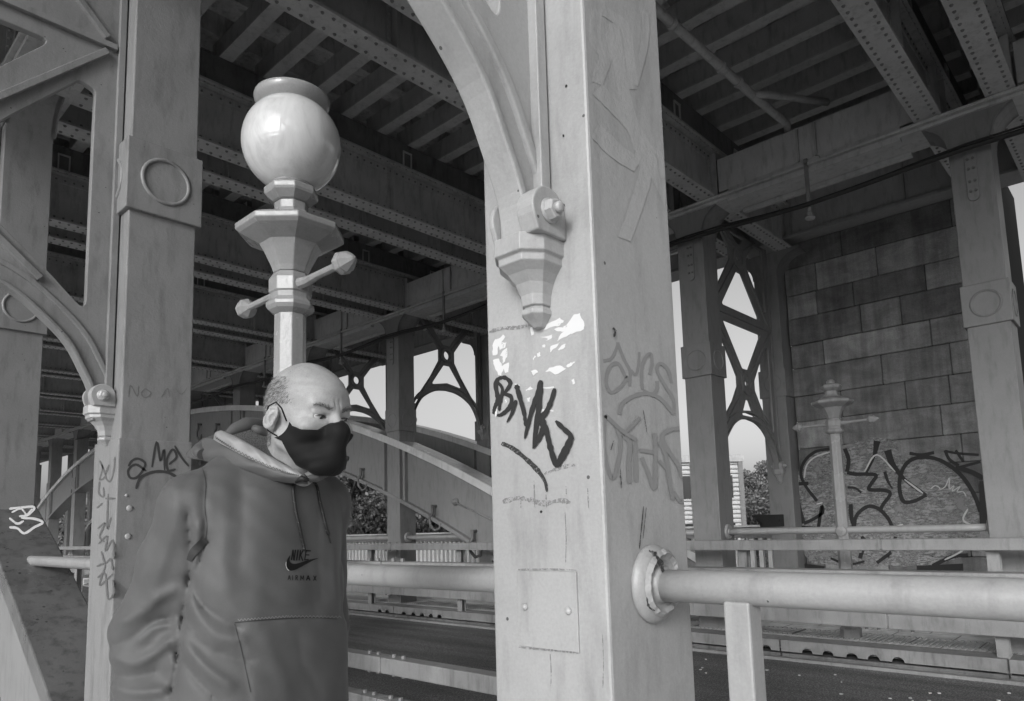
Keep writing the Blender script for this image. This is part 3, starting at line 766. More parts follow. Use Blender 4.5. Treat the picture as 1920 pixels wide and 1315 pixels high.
# ------------------------------------------------------------------ stone pier
root = empty('stone_pier', (12, 2.7, -3), 'dark sooty stone pier of big blocks with a bubble-letter graffiti piece', 'stone wall')
mb = MB(); px0, px1, pa, pb = 10.46, 14.0, 1.42, 4.02
core = MB(); core.box(px0+.03, px1, pa+.02, pb-.02, -3, 5.2); core.build('core', M['mortar'], root)
z = -1.32; ci = 0; hs = [.40, .36, .42, .38, .40, .36, .40, .38, .42, .36]
lens = [.92, .52, 1.25, .70, 1.05, .84, 1.4]
while z < 5.15:
    h = hs[ci % 10]; y = pa-random.choice([0, .35, .6, .2]); y0 = pa
    while y0 < pb-.01:
        l = random.choice(lens); y1_ = min(max(y+l, y0+.25), pb)
        if pb-y1_ < .22: y1_ = pb
        g = .003; o = random.uniform(-.014, .010)
        mb.box(px0+o, px0+.3, y0+g, y1_-g, z+g, z+h-g); y = y0 = y1_
    mb.box(px0+.32, px1-.1, pb-.05, pb+.0, z+.004, z+h-.004)
    z += h; ci += 1
bl = mb.build('stone_block', M['stone'], root, bevel=.014, seg=3)
mb = MB(); mb.box(px0-.30, px0+.1, -4, pb+.01, ZF, ZF+.17); mb.build('plinth', M['white'], root, bevel=.02)
# ------------------------------------------------------------------ ribbons for paint marks
def ribbon(mb, pts, wd, to3d, nrm, lift=.0025, jit=.0, sub=5, taper=True):
    """pts px polyline -> flat stroke lying on the surface; wd px width (number or per point)"""
    ws = wd if hasattr(wd, '__len__') else [wd]*len(pts)
    cu = smooth_curve(pts, sub) if len(pts) > 2 else [tuple(np.array(pts[0])*(1-t)+np.array(pts[1])*t) for t in np.linspace(0, 1, 5)]
    wi = np.interp(np.linspace(0, len(pts)-1, len(cu)), range(len(pts)), ws)
    n = len(cu); P = [Vector(p) for p in cu]; base = len(mb.v)
    for i, p in enumerate(P):
        t = (P[min(i+1, n-1)]-P[max(i-1, 0)]).normalized(); q = Vector((-t.y, t.x)); w_ = wi[i]/2*(1+random.uniform(-jit, jit))
        if taper and i in (0, n-1): w_ *= .55
        for s in (-1, 1):
            a = to3d(p.x+q.x*w_*s, p.y+q.y*w_*s); mb.v.append(tuple(a+Vector(nrm)*lift))
    for i in range(n-1):
        mb.f.append((base+2*i, base+2*i+1, base+2*i+3, base+2*i+2)); mb.sm.append(False)
def LF(x, y):
    p = on_x(x, y, X1); p.y = min(max(p.y, Y1+.010), Y1+W-.010); return p
def RF(x, y):
    p = on_y(x, y, Y1); p.x = min(max(p.x, X1+.011), X1+W-.011); return p
def Z(s, ox, oy, pts): return [(x/s+ox, y/s+oy) for x, y in pts]
z5 = lambda pts: Z(3.459, 900, 580, pts)          # zoom window used for measuring the left face
M['marker'] = ink('graffiti_marker', .02, .86, 90)
M['dry'] = ink('dry_marker', .035, .62, 170)
M['faint'] = ink('faint_tag', .30, .80, 70); M['ghost'] = ink('ghost_tag', .25, .85, 60)
M['sticker'] = ink('torn_sticker', .64, .80, 45, .7)
M['grime'] = ink('grime_smear', .22, .48, 120)
mb = MB()
for i, (pts, wd) in enumerate([
    ([(120, 445), (105, 500), (118, 580), (98, 640), (88, 680)], [22, 26, 24, 20, 14]), ([(118, 450), (165, 445), (200, 480), (170, 535), (150, 560)], [16, 22, 24, 18, 14]),
    ([(160, 550), (205, 570), (200, 630), (150, 680), (112, 690)], [16, 22, 24, 20, 14]), ([(118, 470), (150, 520), (135, 600), (128, 660)], [12, 18, 20, 14]),
    ([(240, 490), (262, 570), (292, 680), (300, 760)], [26, 24, 20, 16]), ([(402, 462), (380, 540), (335, 680), (295, 840)], [24, 24, 26, 14]),
    ([(240, 590), (215, 670), (180, 735)], [22, 18, 10]),
    ([(400, 470), (398, 560), (380, 700), (350, 905)], [22, 22, 30, 12]), ([(492, 515), (470, 590), (440, 660), (400, 710)], [24, 24, 28, 30]),
    ([(395, 700), (420, 770), (380, 850), (352, 900)], [36, 34, 28, 16]), ([(410, 710), (440, 800), (470, 920), (505, 1025)], [30, 30, 28, 26]),
    ([(505, 1020), (545, 950), (580, 880), (605, 820)], [34, 38, 36, 26]), ([(500, 725), (550, 775), (608, 825)], [20, 26, 24])]):
    ribbon(mb, z5(pts), [w_*1.25/3.459 for w_ in wd], LF, (-1, 0, 0), .0015+.00035*i, .18)
tagb = mb.build('black_tag', M['marker'], n0)
mb = MB()
ribbon(mb, z5([(142, 870), (210, 900), (300, 970), (380, 1050), (425, 1120), (437, 1185)]), [9, 9, 9, 9, 7, 4], LF, (-1, 0, 0), .0016, .2)
mb.build('black_tag', M['dry'], n0)
mb = MB()
ribbon(mb, z5([(60, 150), (140, 125), (240, 120), (320, 105)]), 6, LF, (-1, 0, 0), .0014, .4)
ribbon(mb, z5([(420, 1070), (470, 1050), (560, 1020), (620, 1010)]), 6, LF, (-1, 0, 0), .0014, .4)
ribbon(mb, z5([(150, 1250), (250, 1225), (330, 1240), (420, 1260), (520, 1240), (590, 1255)]), 9, LF, (-1, 0, 0), .0013, .4)
for x in (262, 352, 428, 560, 700): ribbon(mb, z5([(x, 1100+random.uniform(0, 120)), (x+4, 1250), (x+6, 1290)]), 2.0, LF, (-1, 0, 0), .0012, .4)
for (x, y0_, y1_) in ((985, 1125, 1190), (1032, 1225, 1297), (1060, 960, 1060), (1130, 1190, 1290)): ribbon(mb, [(x, y0_), (x+2, (y0_+y1_)/2), (x+1, y1_)], 1.8, LF, (-1, 0, 0), .0012, .4)
ribbon(mb, [(975, 1068), (1040, 1067), (1085, 1069)], 3, LF, (-1, 0, 0), .0072, .4)
ribbon(mb, [(976, 1213), (1040, 1219), (1088, 1224)], 3.4, LF, (-1, 0, 0), .0072, .5)
mb.build('grime', M['grime'], n0)
def blob(mb, pts, to3d, nrm, lift):
    b = len(mb.v)
    for x, y in pts: mb.v.append(tuple(to3d(x, y)+Vector(nrm)*lift))
    mb.f.append(tuple(range(b, b+len(pts)))); mb.sm.append(False)
mb = MB()
SH = [[(390, 120), (440, 95), (520, 55), (545, 75), (520, 105), (470, 115), (420, 135), (395, 140)], [(480, 130), (560, 105), (610, 35), (650, 25), (660, 60), (678, 95), (675, 130), (600, 160), (540, 185), (500, 210), (520, 170), (545, 145), (510, 145)],
      [(390, 180), (470, 165), (465, 190), (430, 205), (440, 190)], [(455, 280), (460, 240), (520, 215), (500, 245), (470, 265)], [(505, 265), (530, 235), (560, 225), (545, 255), (515, 268)],
      [(425, 405), (450, 380), (520, 365), (560, 385), (540, 400), (490, 425), (460, 405)], [(560, 370), (590, 345), (620, 340), (600, 362), (575, 378)],
      [(82, 235), (100, 195), (125, 190), (150, 165), (165, 180), (140, 215), (175, 215), (165, 250), (130, 265), (120, 240), (115, 295), (84, 300)],
      [(130, 300), (150, 270), (178, 250), (180, 290), (165, 340), (148, 350), (150, 310)], [(85, 330), (125, 320), (145, 370), (190, 345), (185, 410), (165, 415), (155, 385), (140, 430), (120, 430), (95, 370)],
      [(295, 525), (330, 500), (348, 515), (320, 528)], [(385, 655), (400, 648), (480, 655), (478, 665), (410, 663), (392, 672)], [(408, 505), (480, 500), (480, 512), (410, 514)],
      [(325, 120), (345, 115), (350, 165), (335, 172)], [(345, 320), (355, 300), (365, 305), (350, 330)], [(330, 400), (360, 392), (380, 410), (350, 432)], [(225, 483), (260, 492), (262, 505), (228, 495)], [(95, 640), (108, 600), (112, 690), (100, 710)], [(595, 460), (612, 450), (618, 478), (602, 488)],
      [(370, 285), (392, 280), (396, 305), (376, 312)], [(405, 235), (425, 230), (422, 250), (406, 250)], [(305, 580), (330, 570), (325, 600), (310, 602)], [(160, 590), (175, 588), (176, 608), (164, 610)]]
for i, s_ in enumerate(SH):
    q = []
    for a, b in zip(s_, s_[1:]+s_[:1]):
        for t in (0, .33, .66): q.append((a[0]*(1-t)+b[0]*t+random.uniform(-4, 4)*(t > 0), a[1]*(1-t)+b[1]*t+random.uniform(-4, 4)*(t > 0)))
    blob(mb, z5(q), LF, (-1, 0, 0), .0008+.00002*i)
mb.build('torn_sticker', M['sticker'], n0, fix=False)
# access plate
P = [on_x(972, 1070, X1), on_x(1083, 1072, X1), on_x(1088, 1223, X1), on_x(977, 1212, X1)]
ya, yb = (P[1].y+P[2].y)/2, (P[0].y+P[3].y)/2; za, zb_ = (P[2].z+P[3].z)/2, (P[0].z+P[1].z)/2
mb = MB(); mb.box(X1-.0060, X1+.01, ya, yb, za, zb_); ap = mb.build('access_plate', M['col'], n0, bevel=.0015)
for px, py in ((985, 1138), (1066, 1146)):
    a = on_x(px, py, X1-.0062); mb = MB(); mb.lathe([(.009, 0), (.009, -.003), (.005, -.007), (.0001, -.008)], tuple(a), 14, axis='x'); bo = mb.build('screw', M['bolt'], n0); bo.parent = ap
# cracked sealant round the flange of the near pipe
mb = MB(); rs = np.random.RandomState(4); V_ = []
for j in range(48):
    q = 2*math.pi*j/48; jr = rs.uniform(-.0016, .0016); top_ = math.exp(-((q-1.1)/.5)**2)
    for r, dy in ((.058+jr+.006*top_, -.031), (.066+jr*1.5+.010*top_, -.0385-.004*rs.rand()), (.076+jr+.012*top_, -.030)): V_.append((X1+W/2+r*math.cos(q), Y1+dy, -.148+r*math.sin(q)))
F_ = [(j*3+k, j*3+k+1, ((j+1) % 48)*3+k+1, ((j+1) % 48)*3+k) for j in range(48) for k in (0, 1)]
mb.add(V_, F_); mb.build('cracked_sealant', M['rail'], n0)
mb = MB()
ribbon(mb, [(1216, 1032), (1228, 1040), (1238, 1056), (1243, 1074)], [3, 7, 8, 3], lambda x, y: on_y(x, y, Y1-.044), (0, -1, 0), .001, .5)
ribbon(mb, [(1212, 1120), (1216, 1138), (1228, 1146)], [2, 5, 2], lambda x, y: on_y(x, y, Y1-.044), (0, -1, 0), .001, .5)
mb.build('grime', M['dry'], n0)
# faint tags on the right face (window 1100,560 scale 3.286)
z4 = lambda pts: Z(3.286, 1100, 560, pts)
mb = MB()
for i, (pts, wd) in enumerate([([(100, 385), (150, 370), (185, 300), (190, 270)], 20), ([(190, 280), (230, 380), (265, 450), (262, 540)], 20), ([(240, 490), (190, 400), (135, 430), (118, 520), (150, 580), (210, 540), (255, 480)], 22),
     ([(270, 440), (300, 470), (318, 400), (322, 330)], 16), ([(340, 560), (335, 470), (350, 380), (390, 340), (400, 400), (385, 470)], 20), ([(345, 570), (400, 590), (430, 560), (432, 510)], 22),
     ([(520, 520), (500, 440), (450, 400), (430, 440), (470, 520), (530, 620), (535, 710)], 20), ([(198, 715), (215, 650), (290, 600), (365, 585), (440, 610), (500, 670), (535, 715)], 24),
     ([(110, 720), (100, 850), (115, 1000), (155, 1110), (190, 1010), (205, 880), (170, 780), (110, 720)], 24), ([(230, 850), (262, 900), (255, 1020), (258, 1140)], 28), ([(295, 870), (298, 990), (300, 1130)], 26),
     ([(320, 935), (420, 950)], 24), ([(335, 980), (380, 1090), (412, 1180)], 26), ([(415, 830), (420, 960), (418, 1170)], 26), ([(440, 880), (480, 960), (500, 1080), (525, 1240)], 26),
     ([(575, 800), (510, 810), (460, 850), (500, 940), (560, 1030), (588, 1110)], 26), ([(440, 1000), (500, 1060)], 22), ([(530, 1190), (570, 1250), (590, 1240)], 22), ([(150, 760), (230, 830), (300, 870)], 24), ([(230, 830), (300, 760), (320, 730)], 18)]):
    ribbon(mb, z4(pts), wd/3.286, RF, (0, -1, 0), .0009+.00012*i, .1, taper=False)
mb.build('faded_tag', M['ghost'], n0)
mb = MB()
for pts, wd in [([(140, 935), (150, 900), (160, 875)], 5), ([(340, 690), (355, 780), (362, 825)], 4), ([(195, 1080), (202, 1170)], 3), ([(150, 185), (168, 200), (160, 240)], 14), ([(930, 0), (905, 200)], 3)]:
    ribbon(mb, z4(pts), wd/3.286, RF, (0, -1, 0), .0042, .3)
for pts, wd in [([(1204, 950), (1200, 990), (1196, 1030)], 2.0), ([(1209, 952), (1203, 1010)], 1.4), ([(1160, 880), (1163, 915)], 1.6)]:
    ribbon(mb, pts, wd, RF, (0, -1, 0), .0042, .3)
mb.build('scratch', M['dry'], n0)
# ghost symbol painted over, upper right face (window 900,0 scale 2.74)
z3 = lambda pts: Z(2.74, 900, 0, pts)
mb = MB()
for i, (pts, wd) in enumerate([([(600, 50), (590, 200), (640, 290), (600, 400)], 60), ([(690, 140), (640, 320), (600, 430)], 60), ([(680, 120), (740, 480), (800, 700), (850, 860)], 60), ([(640, 60), (740, 140), (770, 300), (780, 460)], 50),
     ([(600, 460), (700, 560), (800, 680), (940, 960), (980, 1060)], 70), ([(580, 660), (700, 780), (810, 850)], 80), ([(860, 850), (820, 1000), (740, 1230)], 72), ([(850, 60), (840, 240), (790, 440)], 40), ([(870, 760), (920, 800), (940, 920)], 30)]):
    ribbon(mb, z3(pts), wd/2.74, RF, (0, -1, 0), .0006+.00012*i, .05, taper=False)
mb.build('painted_over_symbol', paint('overpaint', .405, .42, .06, .5), n0)
# edge chips
mb = MB()
for (x, y) in ((1094, 73), (1062, 162), (991, 115), (1057, 255), (1122, 655), (1139, 885), (1015, 960), (1057, 385)):
    blob(mb, [(x+2.6*math.cos(a)*random.uniform(.5, 1.1), y+3.2*math.sin(a)*random.uniform(.5, 1.1)) for a in np.linspace(0, 5.6, 8)], LF, (-1, 0, 0), .0012)
mb.build('paint_chip', M['blk'], n0, fix=False)
# tag on second column right face
z6 = lambda pts: Z(2.827, 0, 850, pts); RF1 = lambda x, y: on_y(x, y, YK(1)-.009)
mb = MB()
for i, (pts, wd) in enumerate([([(680, 70), (700, 40), (735, 30), (770, 60), (730, 125), (690, 130), (680, 90), (720, 60), (775, 95)], 13), ([(805, 75), (830, -60), (850, 40), (870, -20), (872, 90)], 12), ([(895, 60), (935, 20), (915, -20), (885, 30), (890, 90), (930, 85)], 12),
        ([(925, -40), (960, 20), (1000, 70)], 12), ([(720, 190), (745, 130), (810, 100), (880, 100), (935, 125)], 15)]):
    ribbon(mb, z6(pts), wd/2.827, RF1, (0, -1, 0), .0012+.0003*i, .1)
mb.build('marker_tag', M['blk'] if False else ink('grey_tag', .05, .8, 90), n1)
RF1b = lambda x, y: on_y(x, y, YK(1)); z7 = lambda pts: Z(2.74, 0, 400, pts)
mb = MB()
for i, (pts, wd) in enumerate([([(660, 945), (670, 885), (705, 940), (712, 885)], 5), ([(745, 900), (725, 925), (745, 948), (775, 925), (745, 900)], 5), ([(830, 945), (860, 900), (870, 945)], 4), ([(900, 900), (930, 930), (960, 900)], 3)]):
    ribbon(mb, z7(pts), wd/2.74, RF1b, (0, -1, 0), .0012+.0003*i, .1)
mb.build('marker_tag', ink('thin_tag', .16, .7, 90), n1)
for px, py, r in ((237, 929, .008), (243, 953, .016), (240, 1006, .016)):
    a = on_y(px, py, YK(1)-.009); mb = MB(); mb.lathe([(r, 0), (r, -.003), (r*.6, -.006), (.0001, -.006)], tuple(a), 16, axis='y'); mb.build('plug', M['bolt'] if r < .01 else M['col'], n1)
LF1 = lambda x, y: on_x(x, y, X1-.009)
mb = MB()
for i, pts in enumerate([[(530, 40), (545, 80), (530, 140), (560, 120), (540, 60)], [(580, 60), (560, 120), (585, 150), (605, 90), (610, 20)], [(530, 150), (525, 210), (550, 230), (550, 180)], [(515, 290), (545, 265)], [(575, 215), (570, 400), (590, 340)], [(560, 240), (615, 240)],
        [(520, 400), (560, 370), (530, 440), (555, 470)], [(525, 480), (570, 440), (560, 520), (600, 460), (605, 560)], [(515, 600), (560, 590), (530, 700), (600, 640)], [(520, 660), (560, 640), (575, 770), (605, 740), (600, 670)], [(540, 520), (560, 580), (590, 560), (600, 620)]]):
    ribbon(mb, z6(pts), 3.4, LF1, (-1, 0, 0), .0012+.0002*i, .2)
mb.build('scribbled_tag', ink('scribble', .12, .65, 90), n1)
# white tag on the rib top / foot of the leftmost column
mb = MB(); RT = lambda x, y: on_y(x, y, YK(2)-.09)
def rib_top(x, y):
    d = ray(x, y); t = 3.
    for _ in range(60):
        p = d*t; t += .02+max(0, (p[2]-ribz(p[1])))*.6*0
        if p[2] < ribz(p[1]): break
    return Vector(d*t)
for i, (pts, wd) in enumerate([([(48, 300), (90, 295), (180, 290), (150, 330), (100, 340)], 9), ([(60, 320), (110, 300), (140, 330), (170, 300)], 7), ([(48, 350), (90, 380), (125, 365)], 9), ([(48, 400), (90, 405), (128, 432), (180, 400), (225, 375), (180, 355), (110, 350)], 10)]):
    ribbon(mb, z6(pts), wd/2.827*1.3, rib_top, (0, -.4, .9), .006+.001*i, .1)
mb.build('white_tag', ink('white_tag_paint', .42, .75, 60), r1)
wsp = ink('white_spray', .62, .75, 40, .8)
# ------------------------------------------------------------------ graffiti piece on the pier (window 1460,700 scale 3.46)
zp = lambda pts: Z(3.46, 1460, 700, pts); WF = lambda x, y: on_x(x, y, px0-.008)
mb = MB()
fill = [(100, 700), (160, 560), (250, 500), (420, 470), (520, 440), (640, 415), (760, 430), (800, 560), (900, 530), (1010, 545), (1110, 590), (1200, 680), (1270, 780), (1300, 900), (1310, 1000), (1290, 1120), (1180, 1200), (1000, 1250), (500, 1255), (200, 1230), (130, 1100), (110, 900)]
q = []
for a, b in zip(fill, fill[1:]+fill[:1]):
    for t in np.linspace(0, 1, 7)[:-1]: q.append((a[0]*(1-t)+b[0]*t+random.uniform(-6, 6), a[1]*(1-t)+b[1]*t+random.uniform(-5, 5)))
blob(mb, zp(q), WF, (-1, 0, 0), .004)
pf_ = mb.build('graffiti_fill', ink('chalky_spray', .34, .58, 14, .8, streak=(1, .8, 3.2)), root, fix=False)
mb = MB(); blob(mb, zp(q), WF, (-1, 0, 0), .0065)
mb.build('graffiti_fill', ink('grey_spray', .25, .46, 4, .8, streak=(1, 1.3, 2.0)), root, fix=False)
mb = MB(); OL = [([(340, 490), (240, 510), (170, 570), (145, 650), (175, 730), (250, 830)], 20), ([(105, 720), (195, 715)], 24), ([(108, 720), (125, 830), (165, 975)], 26), ([(165, 975), (230, 945), (285, 905), (280, 865), (260, 1000)], 22),
     ([(430, 490), (455, 560), (445, 640)], 26), ([(445, 645), (500, 655), (580, 655), (635, 665), (600, 720), (590, 755), (690, 760), (725, 785), (680, 850), (665, 880)], 24), ([(640, 440), (620, 540), (570, 650)], [44, 20, 14]), ([(708, 500), (740, 590), (820, 690), (900, 750), (960, 790)], [50, 36, 22, 22, 14]),
     ([(960, 790), (880, 830), (810, 830), (785, 740), (800, 640), (850, 570), (930, 545), (1020, 555), (1110, 600), (1200, 680), (1270, 790), (1310, 900)], [22, 24, 26, 26, 26, 26, 26, 24, 26, 26, 28, 24]), ([(850, 520), (930, 530), (1010, 515)], 20), ([(690, 640), (710, 700), (740, 750)], [22, 18, 8]),
     ([(490, 1000), (510, 920), (580, 865), (650, 880), (710, 940), (740, 1000)], 24), ([(470, 850), (475, 940), (490, 990)], 26), ([(1080, 500), (1110, 560), (1170, 600)], 20), ([(1080, 505), (1160, 520), (1300, 530)], 16), ([(1150, 500), (1200, 575)], 18), ([(1180, 610), (1310, 575)], 18), ([(1150, 610), (1250, 640), (1330, 680)], 30),
     ([(1330, 700), (1330, 980)], 50), ([(450, 740), (500, 745), (540, 775)], 14), ([(130, 1000), (240, 1010)], 26), ([(540, 1060), (560, 1100), (530, 1200)], 26), ([(760, 1060), (740, 1150), (640, 1230)], 22), ([(1000, 1250), (1130, 1190), (1230, 1180)], 26), ([(340, 1200), (450, 1240), (560, 1220)], 14), ([(150, 1255), (300, 1270)], 40), ([(900, 1275), (1200, 1260)], 50)]
for i, (pts, wd) in enumerate(OL):
    wd = [a/3.46 for a in wd] if hasattr(wd, '__len__') else wd/3.46
    ribbon(mb, zp(pts), wd, WF, (-1, 0, 0), .008+.0006*i, .06, taper=False)
mb.build('graffiti_outline', ink('sprayed_black', .015, .93, 30, .6), root)
mb = MB()
for i, (pts, wd) in enumerate([([(170, 680), (185, 600), (240, 545), (340, 510)], 10), ([(560, 640), (640, 530), (760, 640)], 10), ([(940, 780), (820, 690)], 12), ([(990, 750), (1020, 730), (1050, 750), (1010, 770), (1080, 740), (1110, 680), (1110, 750), (1140, 730), (1130, 765), (1180, 735), (1160, 770), (1200, 770), (1220, 800)], 7), ([(1230, 880), (1200, 950), (1260, 990)], 12), ([(1080, 1210), (1180, 1160), (1250, 1100)], 12), ([(760, 1000), (810, 980)], 12), ([(120, 1080), (300, 1100)], 14), ([(250, 850), (290, 840)], 9)]):
    mb = MB(); ribbon(mb, zp(pts), wd/3.46, WF, (-1, 0, 0), .026+.0008*i, .1); mb.build('graffiti_highlight', wsp, root)
# ------------------------------------------------------------------ outer parapet
root = empty('iron_parapet', (10.75, 4.2, ZF), 'open cast iron parapet with square balusters beyond the far footway', 'railing')
ztop = -.10
mb = MB(); mb.box(10.62, 10.88, 4.1, 32, ztop-.03, ztop); mb.build('top_rail', M['white'], root, bevel=.004)
mb = MB(); mb.box(10.66, 10.84, 4.1, 32, ztop-.20, ztop-.032); mb.box(10.64, 10.66, 4.1, 32, ztop-.13, ztop-.10); mb.build('rail_moulding', M['col2'], root)
mb = MB(); mb.box(10.45, 10.9, 4.1, 47, ZF, ZF+.17); mb.build('plinth', M['white'], root, bevel=.01)
ny = 0; y = 4.2
bal = []
while y < 18.2 and ny < 100:
    mb = MB(); mb.box(10.72, 10.78, y, y+.07, ZF+.16, ztop-.2); mb.build('baluster', M['white'], root); y += .145; ny += 1
mb = MB()
while y < 31: mb.box(10.72, 10.78, y, y+.07, ZF+.16, ztop-.2); y += .145
tag(mb.build('baluster', M['white'], root), kind='stuff')
mb = MB()
for k in range(1, 9): mb.box(10.64, 10.86, YC(k)-.09, YC(k)+.09, ZF, ztop-.001)
mb.build('parapet_post', M['col2'], root)
# ------------------------------------------------------------------ cable, droppers, drain pipe, fitting
mb = MB(); Xc = X2-.13
pth = []
for k in range(-2, 9):
    for t in np.linspace(0, 1, 7)[:-1]:
        y = YC(k)+S*t; pth.append((Xc, y, 3.52-.05*math.sin(math.pi*t)**2*1.0))
mb.tube(pth, .028, 8); mb.tube([(p[0]+.03, p[1], p[2]+.04+.02*math.sin(p[1]*2)) for p in pth], .012, 6)
tag(mb.build('black_cable', M['cable'], None, (Xc, 5, 3.5)), 'thick black cable slung along the column row across the road', 'cable')
dl = {0: 'thin cable hanger left of the far right column', 1: 'thin cable hanger hidden behind the nearest column', 2: 'cable hanger under the girder just left of the nearest column', 3: 'cable hanger behind the lamp globe post', 4: 'cable hanger left of the lamp post'}
for k in range(0, 5):
    root = empty('cable_hanger', (Xc+.05, YC(k)+S/2, 3.9), dl[k], 'hanger', 'cable hangers')
    mb = MB(); mb.box(Xc+.03, Xc+.06, YC(k)+S/2-.02, YC(k)+S/2+.02, 3.38, 4.02); mb.build('hanger_bar', M['col2'], root)
    mb = MB(); mb.lathe([(.03, 3.30), (.055, 3.315), (.055, 3.335), (.028, 3.35), (.035, 3.375), (.02, 3.39), (.0001, 3.39)], (Xc+.045, YC(k)+S/2, 0), 12); mb.build('clamp', M['rail'], root)
mb = MB()
a, b, c_ = on_z(1235, 22, 4.55), on_z(1410, 178, 4.55), on_z(1475, 232, 4.55)
d_ = on_z(1552, 192, 4.62)
a0 = a+(a-b)*.8
mb.tube([a0, a, b, c_, c_+Vector((.3, .1, -.05))], .045, 14)
mb.tube([b, b+(d_-b)*.2+Vector((0, 0, .02)), d_], .038, 14)
for p, q in ((a, b), ):
    for t in (.12, .62, .82): 
        e = p+(q-p)*t; f_ = (q-p).normalized()*.03; mb.tube([e-f_, e+f_], .058, 14)
tag(mb.build('drain_pipe', M['beam'], None, tuple(b)), 'grey drain pipe with couplings slanting under the rail bearers right of the nearest column', 'pipe')
for k, lb in ((1, 'small tube light over the far footway next to the stone pier'),):
    root = empty('strip_light', (8.9, YC(k)+.75, 3.88), lb, 'light fitting', None)
    mb = MB(); mb.box(8.86, 8.93, YC(k)+.35, YC(k)+.95, 3.90, 3.93); mb.build('batten', M['rail'], root)
    mb = MB(); mb.tube([(8.895, YC(k)+.37, 3.875), (8.895, YC(k)+.93, 3.875)], .016, 10); mb.build('tube', plain('unlit_tube', .8, .2), root)
    mb = MB(); mb.box(8.88, 8.91, YC(k)+.70, YC(k)+.74, 3.93, 4.6); mb.build('suspension', M['beam'], root)
a = on_y(1411, 966, 4.22); b = on_y(1446, 988, 4.22)
root = empty('wall_bracket', (X3, 4.22, a.z), 'small black scrolled bracket on the slim outer column, left of the stone pier', 'bracket')
mb = MB(); mb.prism([(a.x, a.z), (X3, a.z), (X3, b.z), (a.x+.26, b.z), (a.x+.24, b.z+.05), (a.x+.17, b.z+.09), (a.x+.13, a.z-.06), (a.x+.03, a.z-.03)], 'y', 4.20, 4.24)
mb.build('scroll_plate', M['cable'], root, bevel=.003)
mb = MB(); mb.lathe([(.02, -.03), (.02, .03), (.0001, .031)], (X3-.16, 4.22, (a.z+b.z)/2), 10, axis='y'); mb.build('pin', M['cable'], root)
# ------------------------------------------------------------------ world beyond the bridge
def terrain():
    mb = MB(); xs = np.linspace(-300, 1000, 90); ys = np.linspace(-500, 1000, 90); n = 90
    for x in xs:
        for y in ys:
            dd_ = math.hypot(x, y); h = -9.-6*min(1, max(0, (dd_-95)/30))+max(0, min(1, (dd_-560)/120))*(17+4*math.sin(x*.013+1)*math.cos(y*.011))
            mb.v.append((x, y, h))
    for i in range(n-1):
        for j in range(n-1): mb.f.append((i*n+j, (i+1)*n+j, (i+1)*n+j+1, i*n+j+1)); mb.sm.append(True)
    m_, n_, b_ = mat_new('far_ground'); a_ = noise(n_, .05, 5, .6, pos(n_)); r__ = ramp(n_, a_.outputs[0], [(.35, .07), (.65, .2)])
    n_.links.new(r__.outputs[0], b_.inputs['Base Color']); b_.inputs['Roughness'].default_value = 1.
    tag(mb.build('terrain', m_, None, (100, 100, -25), fix=False), kind='structure')
terrain()
wm, wn, wb = mat_new('river_water'); wb.inputs['Base Color'].default_value = (.12, .12, .12, 1); wb.inputs['Roughness'].default_value = .18; wb.inputs['Specular IOR Level'].default_value = .8
mb = MB(); mb.box(-300, 1000, -500, 1000, -14, -11); tag(mb.build('river', wm, None, (0, 0, -11)), kind='structure')
lm, ln, lb_ = mat_new('foliage'); g = ln.nodes.new('ShaderNodeNewGeometry')
lr = ramp(ln, g.outputs['Random Per Island'], [(0, .06), (.5, .13), (1, .24)]); ln.links.new(lr.outputs[0], lb_.inputs['Base Color']); lb_.inputs['Roughness'].default_value = .6
M['leaf'] = lm; M['bark'] = plain('bark', .06, .9)
def tree(h, r, seed, n=15000, leaf=.15):
    rs = np.random.RandomState(seed); root = empty('broadleaf_tree', (0, 0, 0), 'x', 'tree')
    mb = MB(); mb.tube([(0, 0, -2), (0, 0, h*.25), (.2, .1, h*.5), (.1, -.1, h*.85)], [.4, .32, .2, .06], 8)
    cl = []
    for i in range(34):
        a = rs.uniform(0, 2*math.pi); zz = rs.uniform(.25, .98); rr = r*math.sqrt(max(0, 1-((zz-.55)/.5)**2))*rs.uniform(.35, 1)
        cl.append((rr*math.cos(a), rr*math.sin(a), h*zz, rs.uniform(.22, .42)*r*.8)); 
        if i % 3 == 0: mb.tube([(0, 0, h*max(.2, zz-.3)), (cl[-1][0]*.6, cl[-1][1]*.6, h*zz-.4), cl[-1][:3]], [.12, .07, .03], 5)
    mb.build('trunk', M['bark'], root)
    mb = MB()
    for i in range(n):
        c = cl[rs.randint(len(cl))]; d = rs.normal(size=3); d /= np.linalg.norm(d); p = np.array(c[:3])+d*c[3]*rs.uniform(.5, 1.08)*np.array([1, 1, .8])
        a = rs.normal(size=3); a /= np.linalg.norm(a); b = np.cross(a, rs.normal(size=3)); b /= np.linalg.norm(b); s = leaf*rs.uniform(.5, 1.2)
        mb.add([p-a*s, p+b*s*.6, p+a*s, p-b*s*.6], [(0, 1, 2, 3)])
    mb.build('crown', M['leaf'], root, fix=False); return root
tp = [tree(12, 4.6, 1), tree(13, 5.4, 2), tree(10, 4.2, 3)]
spots = []
def tree_at(px, dist, ztop, proto, label):
    d = ray(px, 960); d = d/math.hypot(d[0], d[1]); loc = (d[0]*dist, d[1]*dist, ztop-[12, 13, 10][proto]*.98)
    spots.append((proto, loc, label))
tree_at(1422, 70, 4.6, 0, 'leafy tree seen through the arched opening left of the stone pier'); tree_at(1455, 74, 4.2, 1, 'leafy tree behind the slim outer column by the stone pier'); tree_at(1400, 66, 2.9, 2, 'small tree right of the slatted building')
tree_at(1290, 58, .2, 2, 'low tree at the foot of the slatted building')
